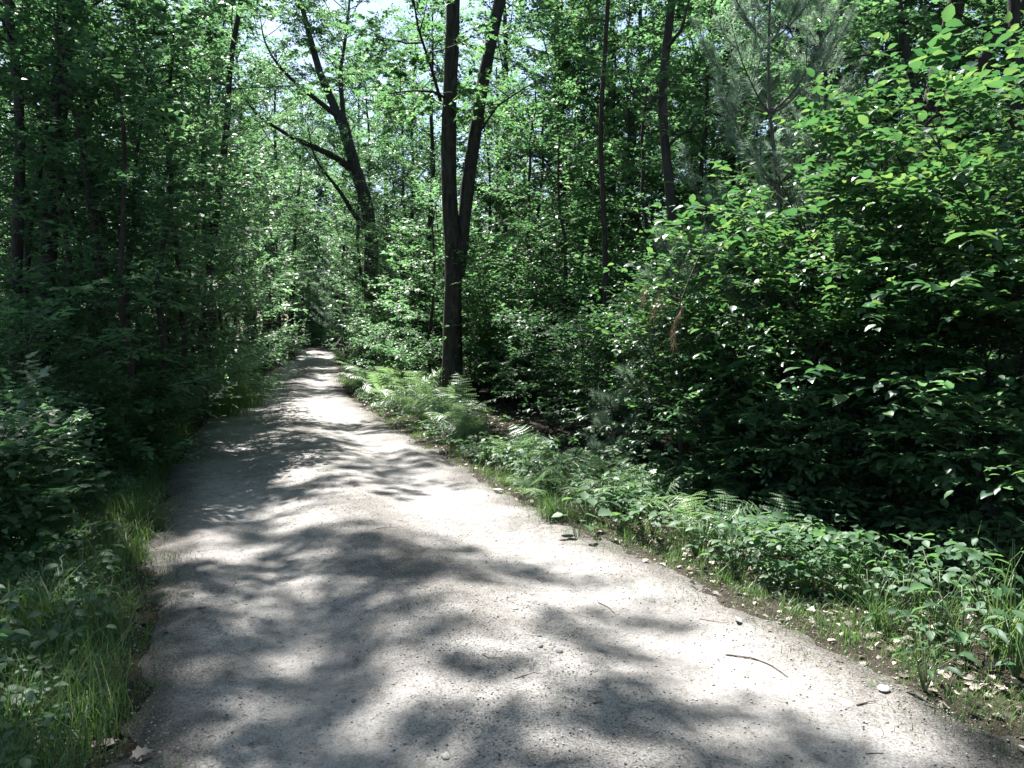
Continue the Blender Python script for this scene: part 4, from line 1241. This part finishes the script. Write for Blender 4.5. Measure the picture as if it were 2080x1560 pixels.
HB = [make_herb(71, 9, .135, .32, T_ROUND), make_herb(72, 7, .115, .28, T_ROUND), make_herb(73, 16, .075, .38, T_OVATE), make_herb(74, 14, .13, .40, T_LONG)]
HERBS = [(1195, 6.3, 0, 1.0, "big round-leaved plant behind the pale roadside stone"), (1235, 6.6, 0, 1.05, "round-leaved plant with one upright pale leaf"), (1270, 6.0, 1, 1.0, "round-leaved plant in front of the arching fern"), (1175, 5.9, 1, .9, "low round-leaved plant touching the pale stone"),
         (1330, 5.9, 1, 1.0, "round-leaved plant right of the arching fern"), (1420, 5.4, 2, 1.0, "many-leaved plant on the lit bank under the small hazel"), (1500, 5.0, 2, 1.0, "many-leaved plant at the shade's edge under the hazel"), (1735, 5.1, 1, 1.0, "pale round leaves glowing in the hazel's shade"),
         (1845, 4.9, 1, 1.0, "single lit round-leaved plant in deep shade"), (1850, 4.1, 2, 1.0, "bright small-leaved plant on the near right bank"), (1930, 3.9, 2, 1.1, "yellow-green leafy plant in the sunny right corner"), (1975, 3.55, 3, .9, "long-leaved upright plant in the sunny right corner"),
         (2050, 3.7, 2, 1.0, "sunlit leafy plant at the picture's right edge"), (2010, 4.2, 2, 1.1, "leafy plant behind the long-leaved one"), (1780, 4.3, 2, .9, "small leafy plant before the lit round leaves"), (1640, 4.6, 2, .8, "little plant on the dry leaves of the bank"), (1900, 3.3, 3, .6, "young long-leaved plant at the gravel's edge"),
         (2090, 3.35, 3, .8, "long-leaved plant in the right corner"), (60, 4.6, 1, 1.0, "pale round leaves low on the left bank"), (25, 5.0, 0, 1.0, "round-leaved plant glowing at the left edge"), (150, 4.4, 2, 1.0, "dim leafy plant in the left verge grass"), (90, 3.5, 2, .9, "leafy plant near the left corner"),
         (190, 3.9, 2, .8, "three-leaved plant at the left gravel edge"), (220, 5.2, 1, .9, "round-leaved plant beside the left grass"), (300, 6.5, 1, 1.0, "lit round-leaved plant at the left verge"), (255, 7.4, 0, 1.0, "shaded round-leaved plant up the left bank"),
         (20, 3.0, 1, .8, "round-leaved plant in the near left corner"), (110, 5.6, 0, 1.1, "broad shaded leaves under the glossy shrub")]
HW2 = []
for j, (px, Y, i, s, lab) in enumerate(HERBS):
    x, y = ground_px(px, Y)
    if px < 400 and i < 2: s *= .62
    thing("leafy_plant", lab, "plant", (x, y, gz(x, y)), j * 1.3, s, "leafy plants on the banks", list(zip(("stalks", "leaves"), HB[i])))

# ------------------------------------------------------------------ grass clumps that stand apart
def make_clump(seed, n, h, w, sp, lean):
    q = np.random.default_rng(seed)
    mb = MB()
    a = q.normal(0, sp, (n, 2))
    blades(mb, np.column_stack([a, np.full(n, -.02)]), h * q.uniform(.5, 1.1, n), np.full(n, w), q, lean, 4)
    return mb.mesh("grass_clump", M['grass'])


GC = [make_clump(81, 320, .34, .0022, .07, .75), make_clump(82, 900, .85, .004, .34, .35), make_clump(83, 60, .5, .0035, .05, .6)]
for (px, Y, i, s, lab) in [(1130, 6.6, 0, 1.0, "round arching grass tussock at the right road edge"), (455, 17.6, 1, 1.3, "tall sunlit grass clump on the left verge"), (487, 20.0, 1, 1.1, "smaller grass clump behind the tall sunlit one"), (425, 15.5, 1, .9, "grass clump before the tall sunlit one"),
                           (2030, 4.6, 2, 1.2, "long grass blades arching at the right edge"), (2075, 3.6, 2, 1.2, "upright grass blades in the sunny right corner"), (1740, 4.5, 2, .8, "drooping pale grass on the shaded bank"), (1800, 4.0, 2, .7, "thin grass tuft on the dry leaf bank"),
                           (60, 4.0, 0, 1.2, "dark grass tuft on the left bank"), (270, 6.2, 0, 1.2, "grass tuft at the left road edge")]:
    x, y = ground_px(px, Y)
    o = link_mesh("grass_clump", GC[i], None, (x, y, gz(x, y))); o.scale = (s, s, s); o.rotation_euler = (0, 0, px)
    tag(o, lab, "grass", "grass clumps on the verges")

# ------------------------------------------------------------------ stones, twigs and fallen leaves on the road
def stone_mesh(seed, m, flat=.5):
    q = np.random.default_rng(seed)
    bm = MB()
    nu, nv = 10, 6
    th = np.linspace(0, 2 * np.pi, nu, endpoint=False)
    ph = np.linspace(.15, np.pi - .15, nv)
    v = np.stack([np.sin(ph)[:, None] * np.cos(th), np.sin(ph)[:, None] * np.sin(th), np.cos(ph)[:, None] * np.ones(nu) * flat], -1)
    v = v * (1 + q.normal(0, .20, (nv, nu, 1))) + q.normal(0, .05, v.shape)
    i = np.arange(nv - 1)[:, None] * nu; j = np.arange(nu)[None]
    bm.add(v.reshape(-1, 3), np.stack([i + j, i + nu + j, i + nu + (j + 1) % nu, i + (j + 1) % nu], -1).reshape(-1, 4))
    bm.f.append(np.arange(nu)[None].astype(np.int32)); bm.f.append((np.arange(nu)[::-1] + (nv - 1) * nu)[None].astype(np.int32))
    return bm.mesh("stone", m, False)


def on_surface(px, py):
    p = on_ground(px, py); return p[0], p[1], float(surf(p[0], p[1]))


SM = {'pale': [stone_mesh(91, M['stone_pale'], .28)], 'grey': [stone_mesh(92, M['stone'], .6)], 'dark': [stone_mesh(93, M['stone_dark'], .6)]}
for (px, py, c, s, lab) in [(1140, 1038, 'pale', .105, "flat pale stone at the right road edge below round leaves"), (1010, 992, 'pale', .05, "small pale stone at the road edge by the tussock"), (1135, 1340, 'dark', .022, "dark pebble in the middle of the near road"),
                            (1098, 1331, 'dark', .016, "smaller dark pebble beside another, near mid-road"), (1095, 1307, 'dark', .015, "dark chip lying in the shadow patch on the road"), (1048, 1246, 'grey', .018, "grey pebble on the road above the dark chips"), (1024, 1339, 'pale', .016, "whitish pebble in the road's shadow patch"),
                            (906, 1550, 'grey', .022, "rounded grey pebble at the bottom of the road"), (718, 1425, 'dark', .016, "dark pebble on the left half of the near road"), (1720, 1430, 'pale', .034, "pale flat stone pressed into the right gravel edge"), (1795, 1405, 'pale', .03, "jagged pale stone beside the right verge grass")]:
    x, y, z = on_surface(px, py)
    o = link_mesh("stone", SM[c][0], None, (x, y, z - s * .03)); o.scale = (s, s * .8, s); o.rotation_euler = (0, 0, px * .37)
    tag(o, lab, "stone", "stones on the road")


def stick(pxs, rad, lab):
    pts = np.array([on_surface(*q) for q in pxs]); pts[:, 2] += rad * .8
    p = resample(pts, max(8, len(pts) * 4)); base = p[0].copy()
    mb = MB(); tube(mb, p - base, np.linspace(rad * .75, rad * .3, len(p)), 6, .2)
    o = link_mesh("twig", mb.mesh("twig", M['twig'], True), None, tuple(base)); tag(o, lab, "twig", "twigs on the road")


for pxs, rad, lab in [([(1475, 1326), (1530, 1336), (1570, 1352), (1600, 1374)], .006, "long thin twig curving on the right side of the road"), ([(1215, 1215), (1235, 1225), (1250, 1240)], .004, "short pale twig on the bright right wheel track"), ([(1045, 1407), (1070, 1398), (1092, 1390)], .003, "straight short twig in the near middle of the road"),
                      ([(980, 1352), (995, 1362), (1016, 1360)], .004, "tiny crooked twig on the road's crown"), ([(1205, 1460), (1215, 1455), (1225, 1454)], .005, "stubby dark twig on the near road, lower right"), ([(765, 1090), (790, 1086), (805, 1086)], .004, "thin twig lying across the left wheel track"),
                      ([(1090, 1172), (1100, 1178), (1110, 1176)], .004, "small forked twig in the bright patch"), ([(1758, 1525), (1780, 1527), (1795, 1529)], .004, "short dark twig near the bottom right gravel"), ([(1740, 1436), (1762, 1432), (1780, 1430)], .005, "dark twig beside the pale flat stone"), ([(1420, 1256), (1450, 1264), (1475, 1268)], .003, "thin twig at the shaded right gravel edge"),
                      ([(205, 1500), (215, 1475), (225, 1465)], .005, "bent twig on the left gravel edge, near corner"), ([(262, 1495), (275, 1478), (290, 1465)], .004, "straight twig leaning over leaves in the left corner")]:
    stick(pxs, rad, lab)


def fallen(px, py, size, tm, m, lab, nrm=(0, 0, 1), a=0.0, lift=.012):
    x, y, z = on_surface(px, py)
    mb = MB(); place(mb, np.zeros((1, 3)), np.array([[math.cos(a), math.sin(a), .1]]), np.array([nrm], float), np.array([size]), tm)
    o = link_mesh("fallen_leaf", mb.mesh("fallen_leaf", M[m]), None, (x, y, z + lift)); tag(o, lab, "leaf", "fallen leaves on the road")


fallen(1500, 1272, .085, T_OVATE, 'pale_leaf', "pale green leaf standing on edge at the right road edge", (.2, -1, .3), 1.5, .02)
fallen(270, 1548, .075, T_LOBED, 'litter', "dry lobed oak leaf in the bottom left corner", (0, -.2, 1), .4)
fallen(225, 1515, .07, T_LOBED, 'litter', "dry lobed leaf at the left gravel edge", (.2, -.1, 1), 2.4)
fallen(140, 1430, .07, T_LOBED, 'litter', "curled dry leaf in the left verge", (.4, -.2, 1), 1.2, .03)
fallen(395, 1238, .07, T_OVATE, 'litter', "single dry leaf lit by the sun, left side of road", (0, 0, 1), .2)
fallen(265, 1210, .06, T_OVATE, 'litter', "dry brown leaf at the left road edge", (.2, 0, 1), 2.0)
fallen(1385, 1105, .08, T_LOBED, 'litter', "dry lobed leaf on the right bank edge", (.2, 0, 1), 1.0)

# fallen log on the bank where the road bends
p0, p1 = at(682, 690, 52), at(722, 664, 53.5)
mb = MB(); pl = resample(np.array([p0 - [0, 0, .5], (p0 + p1) / 2, p1]), 8); tube(mb, pl - pl[0], np.linspace(.16, .1, 8), 8, .06)
tag(link_mesh("fallen_log", mb.mesh("fallen_log", M['bark_oak'], True), None, tuple(pl[0])), "dark fallen log propped on the bank at the road bend", "log")

# ------------------------------------------------------------------ the woods beyond, one mass
def far_woods():
    q = np.random.default_rng(97)
    wood, leaf = MB(), MB()
    for _ in range(240):
        a = q.uniform(-.95, .95); d = q.uniform(84, 118)
        x, y = d * math.sin(a) * 1.0, d * math.cos(a)
        if y < 50: continue
        z0 = gz(x, y); H = q.uniform(13, 19)
        tube(wood, np.array([[x, y, z0 - .3], [x + q.normal(0, .3), y, z0 + H * .5], [x + q.normal(0, .6), y, z0 + H]]), [.2, .13, .04], 6)
        m = 1000
        u = q.random(m)
        rr = 4.0 * np.sin(np.pi * np.clip(u * .85 + .1, 0, 1)) * np.sqrt(q.random(m)) * q.uniform(.8, 1.2)
        t = q.random(m) * 6.28
        Pt = np.stack([x + rr * np.cos(t), y + rr * np.sin(t), z0 + H * (.0 + 1.0 * u)], 1)
        ax = q.normal(0, 1, (m, 3)); ax[:, 2] *= .4
        place(leaf, Pt, ax, np.array([0, 0, 1.]) + q.normal(0, .5, (m, 3)), q.uniform(.4, .8, m), T_SIMPLE)
    me = leaf.mesh("distant_woods", M['leaf_oak'])
    o = kind(link_mesh("distant_woods", me), 'stuff'); o['label'] = "distant mass of woods closing the view beyond the bend"
    o2 = kind(link_mesh("distant_trunks", wood.mesh("distant_trunks", M['bark'], True)), 'stuff'); o2['label'] = "trunks of the distant woods beyond the bend"


far_woods()
